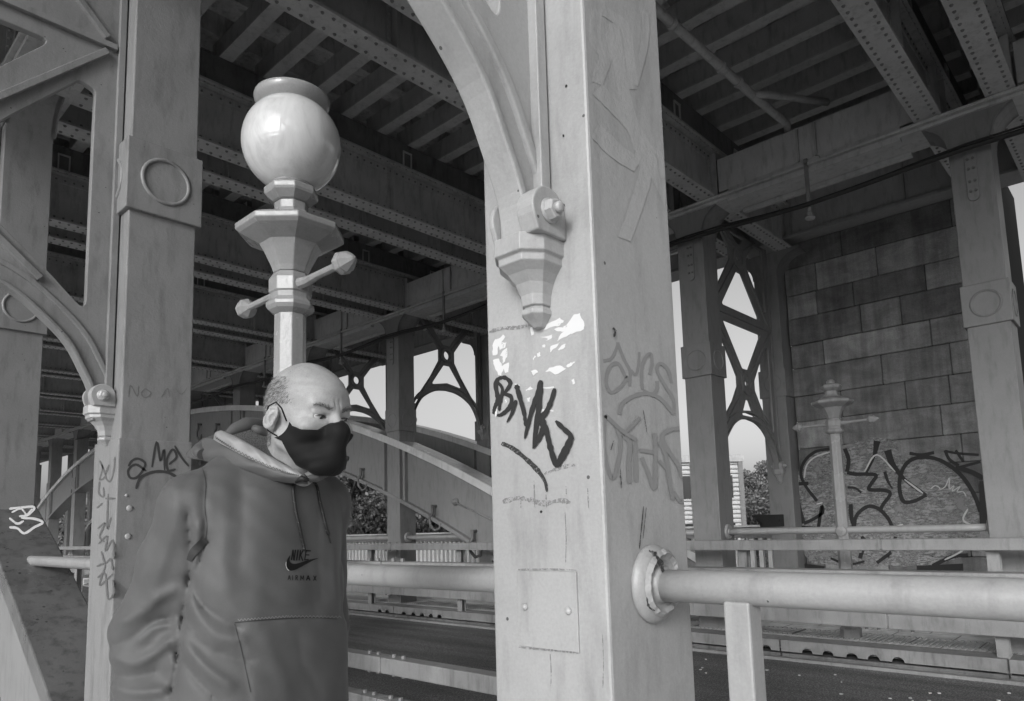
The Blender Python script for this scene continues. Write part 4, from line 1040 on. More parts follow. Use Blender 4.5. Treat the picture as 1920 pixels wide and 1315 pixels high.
tree_at(672, 46, 4.0, 0, 'leafy tree seen under the arch rib beside the man\'s shoulder'); tree_at(705, 50, 3.6, 1, 'leafy tree left of the column that pierces the arch rib'); tree_at(640, 44, 4.2, 1, 'leafy tree right behind the man\'s shoulder')
tree_at(792, 48, 2.2, 0, 'tree showing in the gap under the arch rib, right of its column'); tree_at(825, 52, 1.8, 2, 'small tree in the gap under the arch rib'); tree_at(395, 60, 3., 1, 'tree far behind the man\'s hood'); tree_at(165, 60, 2., 0, 'tree in the gap beside the leftmost column')
tree_at(1895, 40, 3.6, 1, 'tree at the extreme right edge'); tree_at(870, 60, 2.4, 1, 'tree behind the column frame left of the nearest column')
for i, (p_, loc, lb) in enumerate(spots):
    if p_ in [s[0] for s in spots[:i]]: c_ = copy_tree(tp[p_], loc, label=lb)
    else: c_ = tp[p_]; c_.location = loc; c_['label'] = lb
    c_['group'] = 'trees beyond the bridge'; c_.rotation_euler = (0, 0, i*1.3)
def building(pa_, pb_, dist, ztop, zbot, label, slat=True):
    a = ray(pa_, 950); b = ray(pb_, 950); a = Vector(a)/math.hypot(a[0], a[1])*dist; b = Vector(b)/math.hypot(b[0], b[1])*(dist*1.04)
    u = (b-a); u.z = 0; Ln = u.length; u.normalize(); v = Vector((-u.y, u.x, 0)); 
    if v.dot(a) < 0: v = -v
    root = empty('city_building', (a.x, a.y, zbot), label, 'building')
    def bx(mb, s0, s1, t0, t1, z0, z1):
        q = [Vector((a.x, a.y, 0))+u*s+v*t for s, t in ((s0, t0), (s1, t0), (s1, t1), (s0, t1))]
        mb.add([(p.x, p.y, z0) for p in q]+[(p.x, p.y, z1) for p in q], [(0, 3, 2, 1), (4, 5, 6, 7), (0, 1, 5, 4), (1, 2, 6, 5), (2, 3, 7, 6), (3, 0, 4, 7)])
    mb = MB(); bx(mb, 0, Ln, .2, 14, zbot, ztop); mb.build('wall', plain('render_wall', .62, .8), root)
    mb = MB(); z = zbot+.3
    while z < ztop-.1: bx(mb, 0, Ln, .02, .18, z, z+.12); z += .3
    mb.build('cladding_slats', plain('pale_slat', .5, .6), root)
    mb = MB(); bx(mb, -.2, Ln+.2, -.2, 14.2, ztop, ztop+.45); mb.build('roof_edge', M['beam'], root)
    mb = MB()
    for s in np.arange(0, Ln+.1, max(1.5, Ln/3)): bx(mb, s-.15, s+.15, -.15, .0, zbot, ztop)
    mb.build('pilaster', M['col2'], root)
    mb = MB()
    for f_ in range(3):
        zz = ztop-2.4-f_*3.2
        for s in np.arange(.8, Ln-1, 2.4): bx(mb, s, s+1.3, -.02, .015, zz, zz+1.5)
    mb.build('window', plain('window_glass', .05, .1, .8), root)
building(1255, 1392, 48, 3.85, -14, 'pale building with horizontal slat cladding behind the columns left of the stone pier')
# ------------------------------------------------------------------ the person
def surface_nets(vol, org, h):
    nx, ny, nz = vol.shape; s = vol < 0
    c = s[:-1, :-1, :-1].astype(np.int8); 
    cnt = np.zeros((nx-1, ny-1, nz-1), np.int8)
    for i in (0, 1):
        for j in (0, 1):
            for k in (0, 1): cnt += s[i:nx-1+i, j:ny-1+j, k:nz-1+k]
    act = (cnt > 0) & (cnt < 8); idx = -np.ones(act.shape, np.int32); I, J, K = np.nonzero(act); n = len(I); idx[I, J, K] = np.arange(n)
    acc = np.zeros((n, 3)); w_ = np.zeros(n)
    cor = [(0,0,0),(1,0,0),(0,1,0),(1,1,0),(0,0,1),(1,0,1),(0,1,1),(1,1,1)]
    val = np.stack([vol[I+a, J+b, K+d] for a, b, d in cor], 1)
    for a in range(8):
        for b in range(a+1, 8):
            df = np.array(cor[b])-np.array(cor[a])
            if np.abs(df).sum() != 1: continue
            va, vb = val[:, a], val[:, b]; mk = (va < 0) != (vb < 0)
            t = np.where(mk, va/np.where(mk, va-vb, 1), 0)
            acc += mk[:, None]*(np.array(cor[a])[None]+t[:, None]*df[None]); w_ += mk
    V = (acc/w_[:, None]+np.stack([I, J, K], 1))*h+np.array(org)
    F = []
    for ax in range(3):
        sh = [slice(None)]*3; a0 = list(sh); a1 = list(sh); a0[ax] = slice(0, -1); a1[ax] = slice(1, None)
        A, B = s[tuple(a0)], s[tuple(a1)]; ch = A != B; P, Q, R_ = np.nonzero(ch); fl = A[P, Q, R_]
        u, v = [(1, 2), (2, 0), (0, 1)][ax]; X = np.stack([P, Q, R_], 1)
        ok = (X[:, u] > 0) & (X[:, v] > 0) & (X[:, u] < vol.shape[u]-1) & (X[:, v] < vol.shape[v]-1); X = X[ok]; fl = fl[ok]
        du = np.zeros(3, int); du[u] = 1; dv = np.zeros(3, int); dv[v] = 1
        q = [idx[tuple((X-a*du-b*dv).T)] for a, b in ((0, 0), (1, 0), (1, 1), (0, 1))]
        q = np.stack(q, 1); q = np.where(fl[:, None], q, q[:, ::-1]); F.append(q)
    return V, np.concatenate(F)
def smin(a, b, k): h_ = np.clip(.5+.5*(b-a)/k, 0, 1); return b*(1-h_)+a*h_-k*h_*(1-h_)
def smax(a, b, k): return -smin(-a, -b, k)
def sph(P, c, r): return np.sqrt(((P-np.array(c))**2).sum(-1))-r
def ell(P, c, r):
    r = np.array(r); q = (P-np.array(c)); k0 = np.sqrt(((q/r)**2).sum(-1)); k1 = np.sqrt(((q/r**2)**2).sum(-1))+1e-9; return k0*(k0-1)/k1
def cap(P, a, b, ra, rb=None):
    rb = ra if rb is None else rb; a = np.array(a, float); b = np.array(b, float); ab = b-a
    t = np.clip(((P-a)@ab)/(ab@ab), 0, 1); return np.sqrt(((P-a-t[..., None]*ab)**2).sum(-1))-(ra+(rb-ra)*t)
def grid(lo, hi, h):
    ax = [np.arange(lo[i], hi[i]+h, h) for i in range(3)]
    return np.stack(np.meshgrid(*ax, indexing='ij'), -1).astype(np.float32)
def mesh_obj(name, V, F, mat, parent, smooth=True, world=True):
    me = bpy.data.meshes.new(name); off = np.array(world_of(parent)) if parent is not None else np.zeros(3)
    me.from_pydata((np.asarray(V)-off).tolist(), [], np.asarray(F).tolist() if hasattr(F, 'tolist') else F); me.polygons.foreach_set('use_smooth', [smooth]*len(me.polygons)); me.update()
    me.materials.append(mat); ob = bpy.data.objects.new(name, me); COL.objects.link(ob); ob.parent = parent; return ob
def adp(x, y, d): return np.array(ray(x, y))*d
def to_px(P):
    dz = P@AF; return CX+FPX*(P@AR)/dz, CY-FPX*(P@AU)/dz
# frames ---------------------------------------------------------------
def frame(px, alpha, pitch, roll=0.):
    d = ray(px, 800); t = -np.array([d[0], d[1], 0]); t /= np.linalg.norm(t); rr = np.array([-t[1], t[0], 0])
    if rr@AR < 0: rr = -rr
    f = t*math.cos(alpha)+rr*math.sin(alpha); z = np.array([0, 0, 1.]); f2 = f*math.cos(pitch)-z*math.sin(pitch); u = z*math.cos(pitch)+f*math.sin(pitch)
    l = np.cross(u, f2); return np.stack([l, f2, u])      # rows: left, forward, up
HD = 1.56; H0 = adp(576, 788, HD); HB = frame(576, math.radians(37), math.radians(9))
def h2w(V): return np.asarray(V)@HB+H0
# -- head
def sym(P): Q = P.copy(); Q[..., 0] = np.abs(Q[..., 0]); return Q
def head_sdf(P, detail=True):
    Q = sym(P)
    d = ell(P, (0, -.010, .038), (.0765, .100, .088))
    d = smin(d, ell(P, (0, .030, .040), (.066, .062, .058)), .02)
    d = smin(d, ell(P, (0, .040, -.028), (.060, .052, .072)), .025)
    d = smin(d, cap(Q, (.054, .004, -.048), (.018, .076, -.088), .020, .020), .022)
    d = smin(d, sph(P, (0, .084, -.086), .021), .018)
    d = smin(d, ell(Q, (.043, .066, -.014), (.024, .020, .018)), .014)
    d = smin(d, cap(Q, (.010, .089, .030), (.042, .078, .033), .0095, .008), .012)
    d = smin(d, cap(P, (0, .089, .026), (0, .112, -.016), .0075, .012), .012)
    d = smin(d, ell(Q, (.011, .108, -.020), (.009, .012, .008)), .006)
    # eye sockets, lids
    d = smax(d, -ell(Q, (.032, .110, .012), (.019, .022, .0125)), .012)
    d = smin(d, sph(Q, (.0315, .0755, .0105), .0150), .004)
    e = Q-np.array((.0315, .0755, .0105)); zc = e[..., 2]+.0025+ (e[..., 0]**2)*9.0*np.sign(e[..., 2]+.0025)
    ap_ = np.maximum(np.abs(zc)-.0040, np.abs(e[..., 0])-.0130); ap_ = np.maximum(ap_, -e[..., 1]+.004)
    d = smax(d, -ap_, .0015)
    d = smin(d, cap(Q, (.018, .089, .0195), (.044, .081, .0185), .0035, .004), .006)   # upper lid fold
    d = smin(d, cap(Q, (.020, .087, -.006), (.042, .080, -.004), .003), .008)          # bag under the eye
    # brow furrows
    d += .0016*np.exp(-((np.abs(P[..., 0])-.006)/.0022)**2)*np.exp(-((P[..., 2]-.036)/.014)**2)*(P[..., 1] > .05)
    d += .0007*np.sin(P[..., 2]*340)*np.exp(-((P[..., 2]-.075)/.022)**2)*(P[..., 1] > .03)
    # crow's feet, forehead creases and a slightly uneven skull
    d += .0006*np.sin(P[..., 2]*500+Q[..., 0]*200)*np.exp(-((Q[..., 0]-.056)/.008)**2)*np.exp(-((P[..., 2]-.008)/.010)**2)
    d += .0009*np.sin(P[..., 0]*60+1)*np.sin(P[..., 1]*55)*np.sin(P[..., 2]*50+2)
    # temple hollow
    d = smax(d, -ell(Q, (.094, .050, .020), (.024, .030, .026)), .02)
    # neck
    d = smin(d, cap(P, (0, -.028, -.035), (.0, -.085, -.20), .056, .058), .028)
    d = smin(d, cap(Q, (.056, -.018, -.035), (.024, -.040, -.18), .013, .010), .012)
    d = smin(d, cap(P, (0, .02, -.075), (0, -.035, -.150), .030, .030), .03)
    # ears
    E_ = (Q-np.array((.0745, -.004, -.003)))*np.array((1.15, 1.22, 1.28)); ca, sa = math.cos(.45), math.sin(.45)
    ex = E_[..., 0]*ca+E_[..., 1]*sa*1.0; ey = -E_[..., 0]*sa+E_[..., 1]*ca; ez = E_[..., 2]
    tl = .18; y2 = ey*math.cos(tl)+ez*math.sin(tl)*-1; z2 = ey*math.sin(tl)+ez*math.cos(tl); L_ = np.stack([ex, y2, z2], -1)
    L_ = np.stack([E_[..., 0]*.94+E_[..., 1]*.34, E_[..., 1]*.94-E_[..., 0]*.34-ez*.22, ez], -1)
    body = ell(L_, (.004, -.010, .0), (.0055, .0175, .029))
    lobe = ell(L_, (.003, -.004, -.027), (.0055, .009, .010)); ear = smin(body, lobe, .006)
    th = np.arctan2(L_[..., 2], L_[..., 1]+.010)
    rim = np.sqrt((np.sqrt(((L_[..., 1]+.011)/.0165)**2+((L_[..., 2]-.002)/.0285)**2)-1)**2*(.019**2)+(L_[..., 0]-.009)**2)-.0038
    rim = np.maximum(rim, (L_[..., 1]-.004)*(L_[..., 2] < .0)*1.0)
    ear = smin(ear, rim, .003)
    ear = smax(ear, -ell(L_, (.011, -.007, -.003), (.009, .0095, .0155)), .003)
    ear = smin(ear, ell(L_, (.010, .004, -.006), (.004, .004, .006)), .003)
    d = smin(d, ear, .005)
    return d
M_skin, sn, sb = mat_new('skin'); M['skin'] = M_skin
a_ = noise(sn, 28, 5, .6, pos(sn)); b_ = noise(sn, 420, 4, .7, pos(sn)); rs_ = ramp(sn, a_.outputs[0], [(.3, .29), (.7, .41)]); r2_ = ramp(sn, b_.outputs[0], [(.3, .88), (.7, 1.08)])
sn.links.new(mixc(sn, rs_.outputs[0], r2_.outputs[0], 1., 'MULTIPLY'), sb.inputs['Base Color']); sb.inputs['Roughness'].default_value = .52
sb.inputs['Subsurface Weight'].default_value = .15; sb.inputs['Subsurface Radius'].default_value = (.006, .006, .006); sb.inputs['Subsurface Scale'].default_value = 1.
bp = sn.nodes.new('ShaderNodeBump'); bp.inputs['Strength'].default_value = .8; bp.inputs['Distance'].default_value = .0012
sn.links.new(b_.outputs[0], bp.inputs['Height']); sn.links.new(bp.outputs[0], sb.inputs['Normal'])
h = .0021; G = grid((-.115, -.130, -.235), (.115, .150, .150), h)
Vh, Fh = surface_nets(head_sdf(G), (-.115, -.130, -.235), h); Vh = h2w(Vh)
# -- joints of the body, placed where the photo shows them
N0 = adp(512, 885, 1.60); TB = frame(512, math.radians(42), math.radians(2))
def t2w(v): return np.asarray(v)@TB+N0
RS, RE, RW = adp(372, 954, 1.48), adp(272, 1190, 1.49), adp(272, 1410, 1.42)
RE1 = adp(324, 1052, 1.48)
LSh, LE, LW = adp(598, 945, 1.72), adp(604, 1160, 1.75), adp(606, 1340, 1.66)
HIP = t2w((0, -.03, -.62)); HIP[2] = -.42
zf = ZF
def leg(s):
    hip = HIP+TB[0]*(.095*s); kn = hip+np.array([0, 0, -.42])+TB[1]*(.07 if s < 0 else -.02); an = kn+np.array([0, 0, zf+.09-kn[2]])+TB[1]*(.02 if s < 0 else -.16); return hip, kn, an
def hand_sdf(P, w_, f, u, lat, k=.008):
    """w_ wrist, f towards fingertips, u back of hand, lat towards the thumb"""
    pm = w_+f*.055; q = np.stack([(P-pm)@lat, (P-pm)@f, (P-pm)@u], -1); d = ell(q, (0, 0, 0), (.040, .052, .016))
    for i, (o, l) in enumerate(((.030, .072), (.010, .080), (-.011, .075), (-.031, .060))):
        a = w_+f*.095+lat*o; b = a+f*l*.45-u*.012; c = b+f*l*.35-u*.03; e = c+f*l*.12-u*.024
        d = smin(d, np.minimum(cap(P, a, b, .0095, .009), np.minimum(cap(P, b, c, .009, .008), cap(P, c, e, .008, .0068))), .005)
    a = w_+f*.03+lat*.030; b = a+lat*.028+f*.032-u*.012; c = b+f*.032-u*.014+lat*.004
    return smin(d, smin(cap(P, a, b, .0135, .0105), cap(P, b, c, .0105, .008), .004), .01)
def body_sdf(P):
    q = (P-N0)@TB.T
    d = ell(q, (0, -.02, -.20), (.165, .105, .24)); d = smin(d, ell(q, (0, -.02, -.46), (.155, .115, .16)), .08)
    for a, b, c, r in ((RS, RE, RW, 1), (LSh, LE, LW, 1)):
        d = smin(d, cap(P, a, b, .050, .040), .04); d = smin(d, cap(P, b, c, .040, .028), .03)
        fd = (c-b)/np.linalg.norm(c-b); u_ = np.cross(fd, TB[1]); u_ /= np.linalg.norm(u_); u_ = u_ if (u_@TB[0])*(1 if a is LSh else -1) > 0 else -u_
        d = smin(d, hand_sdf(P, c, fd, u_, TB[1]), .012)
    for s in (-1, 1):
        hip, kn, an = leg(s); d = smin(d, cap(P, hip, kn, .082, .055), .05); d = smin(d, cap(P, kn, an, .052, .036), .03)
        d = smin(d, cap(P, an+np.array([0, 0, -.04]), an+np.array([0, 0, -.055])+TB[1]*.14, .034, .028), .03)
    return d
lo = np.array([N0[0]-.55, N0[1]-.50, zf-.02]); hi = np.array([N0[0]+.50, N0[1]+.55, N0[2]+.02])
h = .0095; G = grid(lo, hi, h); Vb, Fb = surface_nets(body_sdf(G), lo, h)
pc = adp(470, 1100, 1.6); pbase = (HIP[0], HIP[1], ZF)
man = empty('person', pbase, 'bald man in a dark face mask and grey hooded sports top, looking down', 'person')
body = mesh_obj('body', np.concatenate([Vh, Vb]), np.concatenate([Fh, Fb+len(Vh)]), M['skin'], man)
# -- clothes
def fabric(name, alb, rough=.5, sheen=.4, weave=900, spec=.4):
    m, n, b = mat_new(name); L = n.links.new; p = pos(n); a = noise(n, weave, 2, .6, p); c = noise(n, 18, 4, .6, p)
    x = ramp(n, c.outputs[0], [(.3, alb*.93), (.7, alb*1.06)]).outputs[0]; y = ramp(n, a.outputs[0], [(.3, .90), (.7, 1.08)]).outputs[0]
    L(mixc(n, x, y, 1., 'MULTIPLY'), b.inputs['Base Color']); b.inputs['Roughness'].default_value = rough; b.inputs['Sheen Weight'].default_value = sheen; b.inputs['Sheen Roughness'].default_value = .35
    b.inputs['Specular IOR Level'].default_value = spec
    bp = n.nodes.new('ShaderNodeBump'); bp.inputs['Strength'].default_value = .25; bp.inputs['Distance'].default_value = .0006; L(a.outputs[0], bp.inputs['Height']); L(bp.outputs[0], b.inputs['Normal']); return m
M['hood'] = fabric('satin_jersey', .098, .58, .12, 900, .3); M['trim'] = fabric('pale_hood_facing', .24, .42, .2); M['dkfab'] = fabric('dark_panel', .03, .55, .2)
M['trs'] = fabric('dark_trousers', .04, .7, .2); M['maskm'] = fabric('black_mask_cloth', .010, .75, .05, 1200, .2)
def pl_dist(px, py, pts):
    best = np.full(px.shape, 1e9, np.float32); side = np.zeros(px.shape, np.float32)
    for (x0, y0), (x1, y1) in zip(pts[:-1], pts[1:]):
        dx, dy = x1-x0, y1-y0; L2 = dx*dx+dy*dy; t = np.clip(((px-x0)*dx+(py-y0)*dy)/L2, 0, 1)
        ex, ey = px-x0-t*dx, py-y0-t*dy; dd = np.sqrt(ex*ex+ey*ey); mk = dd < best; best = np.where(mk, dd, best); side = np.where(mk, np.sign(ex*dy-ey*dx), side)
    return best, side
CR = [ # crease polyline px, half width px, depth m (positive = groove)
    ([(388, 885), (382, 940), (386, 990), (380, 1040), (362, 1080)], 7.2, 0.0065), ([(352, 960), (358, 1040), (352, 1100), (340, 1180), (330, 1260), (322, 1300)], 7.2, 0.0108),
    ([(356, 1085), (375, 1130), (420, 1165), (450, 1178)], 12.0, 0.0086), ([(352, 1110), (372, 1160), (410, 1195), (445, 1200)], 12.8, -0.0072),
    ([(345, 1160), (380, 1205), (430, 1232), (470, 1240)], 11.200000000000001, 0.0072), ([(338, 1195), (380, 1250), (430, 1285)], 12.0, -0.0072), ([(332, 1225), (370, 1275), (410, 1320)], 9.600000000000001, 0.0072), ([(330, 1170), (365, 1190), (400, 1215)], 9.600000000000001, -0.0043),
    ([(440, 1172), (458, 1230), (470, 1300)], 5, 0.0029), ([(372, 990), (366, 1040), (360, 1075)], 9.600000000000001, -0.0058),
    ([(232, 1165), (262, 1150), (300, 1120), (322, 1108)], 11.200000000000001, -0.0072), ([(212, 1212), (250, 1195), (290, 1165), (318, 1160)], 11.200000000000001, 0.0079), ([(215, 1235), (250, 1245), (290, 1225), (312, 1205)], 10.4, -0.0079),
    ([(210, 1268), (250, 1270), (295, 1260)], 9.600000000000001, 0.0065), ([(208, 1290), (250, 1300), (300, 1296)], 9.600000000000001, -0.0065), ([(262, 1200), (285, 1180), (312, 1172)], 7.2, -0.0050),
    ([(330, 925), (320, 1000), (300, 1060), (285, 1120)], 14.4, -0.0050), ([(300, 960), (285, 1030), (255, 1090)], 12.8, 0.0036), ([(372, 880), (350, 905), (335, 930)], 8.0, 0.0029),
    ([(420, 900), (425, 960), (418, 1040), (425, 1100)], 17.6, -0.0036), ([(452, 890), (455, 960), (450, 1050)], 17.6, 0.0029), ([(600, 960), (596, 1040), (602, 1120)], 12.8, 0.0036), ([(622, 930), (630, 1000), (628, 1060), (634, 1120)], 8.8, -0.0043),
    ([(640, 940), (643, 1000), (637, 1070), (640, 1150)], 6.4, 0.0058), ([(560, 1020), (585, 1090), (590, 1150)], 16.0, 0.0029), ([(500, 1110), (540, 1140), (600, 1130)], 16.0, 0.0022), ([(500, 1200), (520, 1250), (540, 1300)], 16.0, -0.0036), ([(560, 1190), (570, 1250), (600, 1300)], 16.0, 0.0036), ([(478, 1040), (490, 1100), (480, 1150)], 20.8, -0.0029)]
def hoodie_sdf(P):
    q = (P-N0)@TB.T; z = q[..., 2]
    za = [-.90, -.70, -.55, -.40, -.25, -.12, -.04, .01]; A = np.interp(z, za, [.212, .210, .206, .199, .194, .186, .150, .092]); B = np.interp(z, za, [.150, .152, .152, .146, .140, .130, .114, .092])
    ex = 2.35; r_ = (np.abs(q[..., 0]/A)**ex+np.abs((q[..., 1]+.018)/B)**ex)**(1/ex); d = (r_-1)*np.minimum(A, B)
    d = smax(d, -(z+.66), .02); d = smax(d, z-.005, .03)
    arm = smin(cap(P, RS, RE1, .072, .062), cap(P, RE1, RE, .062, .063), .03); arm = smin(arm, cap(P, RE, RW+(RE-RW)*.12, .062, .052), .03)
    d = smin(d, arm, .045); d = smin(d, cap(P, t2w((-.06, -.03, .0)), RS, .050, .062), .05)
    arm = smin(cap(P, LSh, LE, .066, .060), cap(P, LE, LW, .058, .046), .03); d = smin(d, arm, .02); d = smin(d, cap(P, t2w((.06, -.03, .0)), LSh, .050, .060), .05)
    px, py = to_px(P.reshape(-1, 3).astype(np.float64)); px = px.reshape(z.shape); py = py.reshape(z.shape); nb = np.abs(d) < .05
    dd = np.zeros(z.shape); X_, Y_ = px[nb].astype(np.float32), py[nb].astype(np.float32); acc = np.zeros(X_.shape)
    for pts, wd, am in CR:
        ds, _ = pl_dist(X_, Y_, smooth_curve(pts, 4)); acc += am*(np.exp(-(ds/wd)**2) if am < 0 else np.exp(-ds/(wd*.75)))
    # overall slack of the cloth
    Pn = P[nb]; acc += .0009*np.sin(Pn[:, 2]*38+4*np.sin(Pn[:, 0]*11))+.0010*np.sin(Pn[:, 0]*46+Pn[:, 2]*17+2)+.0005*np.sin(Pn[:, 2]*120+Pn[:, 0]*90+3*np.sin(Pn[:, 1]*25))
    # kangaroo pocket stands proud of the front
    qf = q[nb]; pk = (qf[:, 1] > .02)
    pym = 1160+(640-X_)*.012; inside = np.clip((Y_-pym-2)/3, 0, 1)*np.clip((X_-(442+(Y_-1160)*.18))/3, 0, 1)*pk; acc -= .0035*inside
    dd[nb] = acc; return d+dd
lo = np.array([N0[0]-.50, N0[1]-.42, -.66]); hi = np.array([N0[0]+.42, N0[1]+.52, N0[2]+.10])
h = .0052; G = grid(lo, hi, h); Vc, Fc = surface_nets(hoodie_sdf(G), lo, h); del G
def relax(V, F, it=3, lam=.5):
    E_ = np.concatenate([F[:, [0, 1]], F[:, [1, 2]], F[:, [2, 3]], F[:, [3, 0]]]); cnt_ = np.bincount(E_[:, 0], minlength=len(V))+np.bincount(E_[:, 1], minlength=len(V))
    for _ in range(it):
        S_ = np.stack([np.bincount(E_[:, 0], V[E_[:, 1], j], len(V))+np.bincount(E_[:, 1], V[E_[:, 0], j], len(V)) for j in range(3)], 1)
        V = V*(1-lam)+lam*S_/np.maximum(cnt_, 1)[:, None]
    return V
Vc = relax(Vc, Fc, 3)
top = mesh_obj('hooded_top', Vc, Fc, M['hood'], man)
bvh = BVHTree.FromPolygons([Vector(v) for v in Vc], [tuple(f) for f in Fc.tolist()])
def hit(px, py, lift=.0012, b=None):
    d = Vector(ray(px, py)).normalized(); r = (b or bvh).ray_cast(Vector((0, 0, 0)), d)
    if r[0] is None: return None
    return r[0]-d*lift
def stroke(mb, pts, wd, lift=.001, sub=5, b=None, jit=0.):
    cu = smooth_curve(pts, sub) if len(pts) > 2 else [tuple(np.array(pts[0])*(1-t)+np.array(pts[1])*t) for t in np.linspace(0, 1, 8)]
    n = len(cu); P = [Vector(p) for p in cu]; prev = None; ws = np.interp(np.linspace(0, 1, n), np.linspace(0, 1, len(wd)), wd) if hasattr(wd, '__len__') else [wd]*n
    for i, p in enumerate(P):
        t = (P[min(i+1, n-1)]-P[max(i-1, 0)]).normalized(); q = Vector((-t.y, t.x))*ws[i]/2
        a, c = hit(p.x+q.x, p.y+q.y, lift, b), hit(p.x-q.x, p.y-q.y, lift, b)
        if a is None or c is None: prev = None; continue
        k = len(mb.v); mb.v += [tuple(a), tuple(c)]
        if prev is not None: mb.f.append((prev, prev+1, k+1, k)); mb.sm.append(True)
        prev = k
def polyfill(mb, pts, lift=.0012, b=None):
    Ps = [hit(x, y, lift, b) for x, y in pts]
    if any(p is None for p in Ps): return
    k = len(mb.v); mb.v += [tuple(p) for p in Ps]; mb.f.append(tuple(range(k, k+len(Ps)))); mb.sm.append(False)
# seams, stitches
mb = MB()
stroke(mb, [(378, 872), (386, 905), (384, 950), (388, 990), (382, 1030)], 1.5); mb.build('seam', M['dkfab'], top, fix=False); mb = MB(); stroke(mb, [(330, 893), (352, 882), (372, 872)], 1.3); mb.build('seam', M['dkfab'], top, fix=False); mb = MB()
stroke(mb, [(440, 1168), (480, 1164), (540, 1160), (590, 1158), (642, 1162)], 2.0); mb.build('seam', M['dkfab'], top, fix=False); mb = MB(); stroke(mb, [(440, 1170), (452, 1215), (470, 1298)], 1.6)
mb.build('seam', M['dkfab'], top, fix=False)
mb = MB()
def zig(a, b, n, amp):
    a, b = Vector(a), Vector(b); t = (b-a); nn = Vector((-t.y, t.x)).normalized()*amp; pr = None
    for i in range(n): p = a+t*(i/(n-1))+nn*(1 if i % 2 else -1); 
    return [tuple(a+t*(i/(n-1))+nn*(1 if i % 2 else -1)) for i in range(n)]
for a, b, n in (((446, 1163), (540, 1156), 30), ((540, 1156), (640, 1157), 30)):
    z_ = zig(a, b, n, 2.0)
    for p, q in zip(z_[:-1], z_[1:]): stroke(mb, [p, q], .9, .0014)
mb.build('zigzag_stitch', M['trim'], top, fix=False)
mb = MB(); stroke(mb, [(354, 1052), (362, 1036), (373, 1024), (386, 1012)], [10, 15, 15, 13], .004)
mb.build('dark_panel', M['dkfab'], top, fix=False)
# chest print (window 480,980 scale 5.975)
zc_ = lambda pts: Z(5.975, 480, 980, pts)
M['print'] = plain('rubber_print', .008, .6, .2)
mb = MB()
SW = [(383, 365), (362, 395), (345, 430), (338, 470), (345, 505), (365, 530), (395, 540), (440, 530), (500, 500), (570, 462), (640, 425), (708, 397), (640, 408), (570, 425), (500, 448), (450, 462), (410, 462), (385, 445), (375, 420), (380, 390)]
q0, q1 = SW[:12], SW[12:][::-1]
lo_c = smooth_curve(SW[:12], 4); hi_c = smooth_curve([SW[0]]+SW[12:][::-1][:0]+[SW[19], SW[18], SW[17], SW[16], SW[15], SW[14], SW[13], SW[12], SW[11]], 4)
def res(c, n): 
    c = np.array(c); L = np.r_[0, np.cumsum(np.linalg.norm(np.diff(c, axis=0), axis=1))]; return [tuple(np.interp(t, L, c[:, j]) for j in (0, 1)) for t in np.linspace(0, L[-1], n)]
A_, B_ = res(lo_c, 26), res(hi_c, 26)
for (a, b), (c, d) in zip(zip(A_[:-1], B_[:-1]), zip(A_[1:], B_[1:])): polyfill(mb, zc_([a, c, d, b]), .0016)
def glyph(strokes, w_, lift=.0019):
    for s in strokes: stroke(mb, zc_(s), w_/5.975, lift)
# slanted capitals N I K E
glyph([[(398, 420), (415, 305)], [(415, 305), (424, 425)], [(426, 425), (443, 305)]], 13)
glyph([[(455, 425), (472, 305)]], 14)
glyph([[(483, 425), (500, 308)], [(530, 308), (500, 365)], [(500, 365), (525, 430)]], 13)
glyph([[(545, 425), (562, 312)], [(560, 316), (615, 318)], [(555, 362), (598, 364)], [(545, 418), (590, 414)]], 12)
# spaced capitals A I R M A X
def text(ch, x, w_, y0=590, y1=645, st=5):
    T_ = {'A': [[(0, 1), (.5, 0)], [(.5, 0), (1, 1)], [(.22, .62), (.78, .62)]], 'I': [[(.5, 0), (.5, 1)]], 'R': [[(0, 0), (0, 1)], [(0, 0), (.8, .08), (.85, .4), (0, .5)], [(.4, .5), (.95, 1)]],
          'M': [[(0, 1), (.05, 0)], [(.05, 0), (.5, .8)], [(.5, .8), (.95, 0)], [(.95, 0), (1, 1)]], 'X': [[(0, 0), (1, 1)], [(1, 0), (0, 1)]]}
    for s in T_[ch]: stroke(mb, zc_([(x+w_*a, y0+(y1-y0)*b+(x-360)*.02) for a, b in s]), st/5.975, .0017)
for ch, x, w_, st in (('A', 358, 28, 6.5), ('I', 405, 10, 7), ('R', 446, 22, 6.5), ('M', 500, 36, 7), ('A', 565, 40, 12), ('X', 645, 30, 9)): text(ch, x, w_, st=st)
mb.build('chest_print', M['print'], top, fix=False)
mb = MB(); stroke(mb, zc_([(338, 440), (336, 480), (350, 520), (370, 538)]), .9, .0021); mb.build('print_highlight', plain('white_print', .7, .4), top, fix=False)
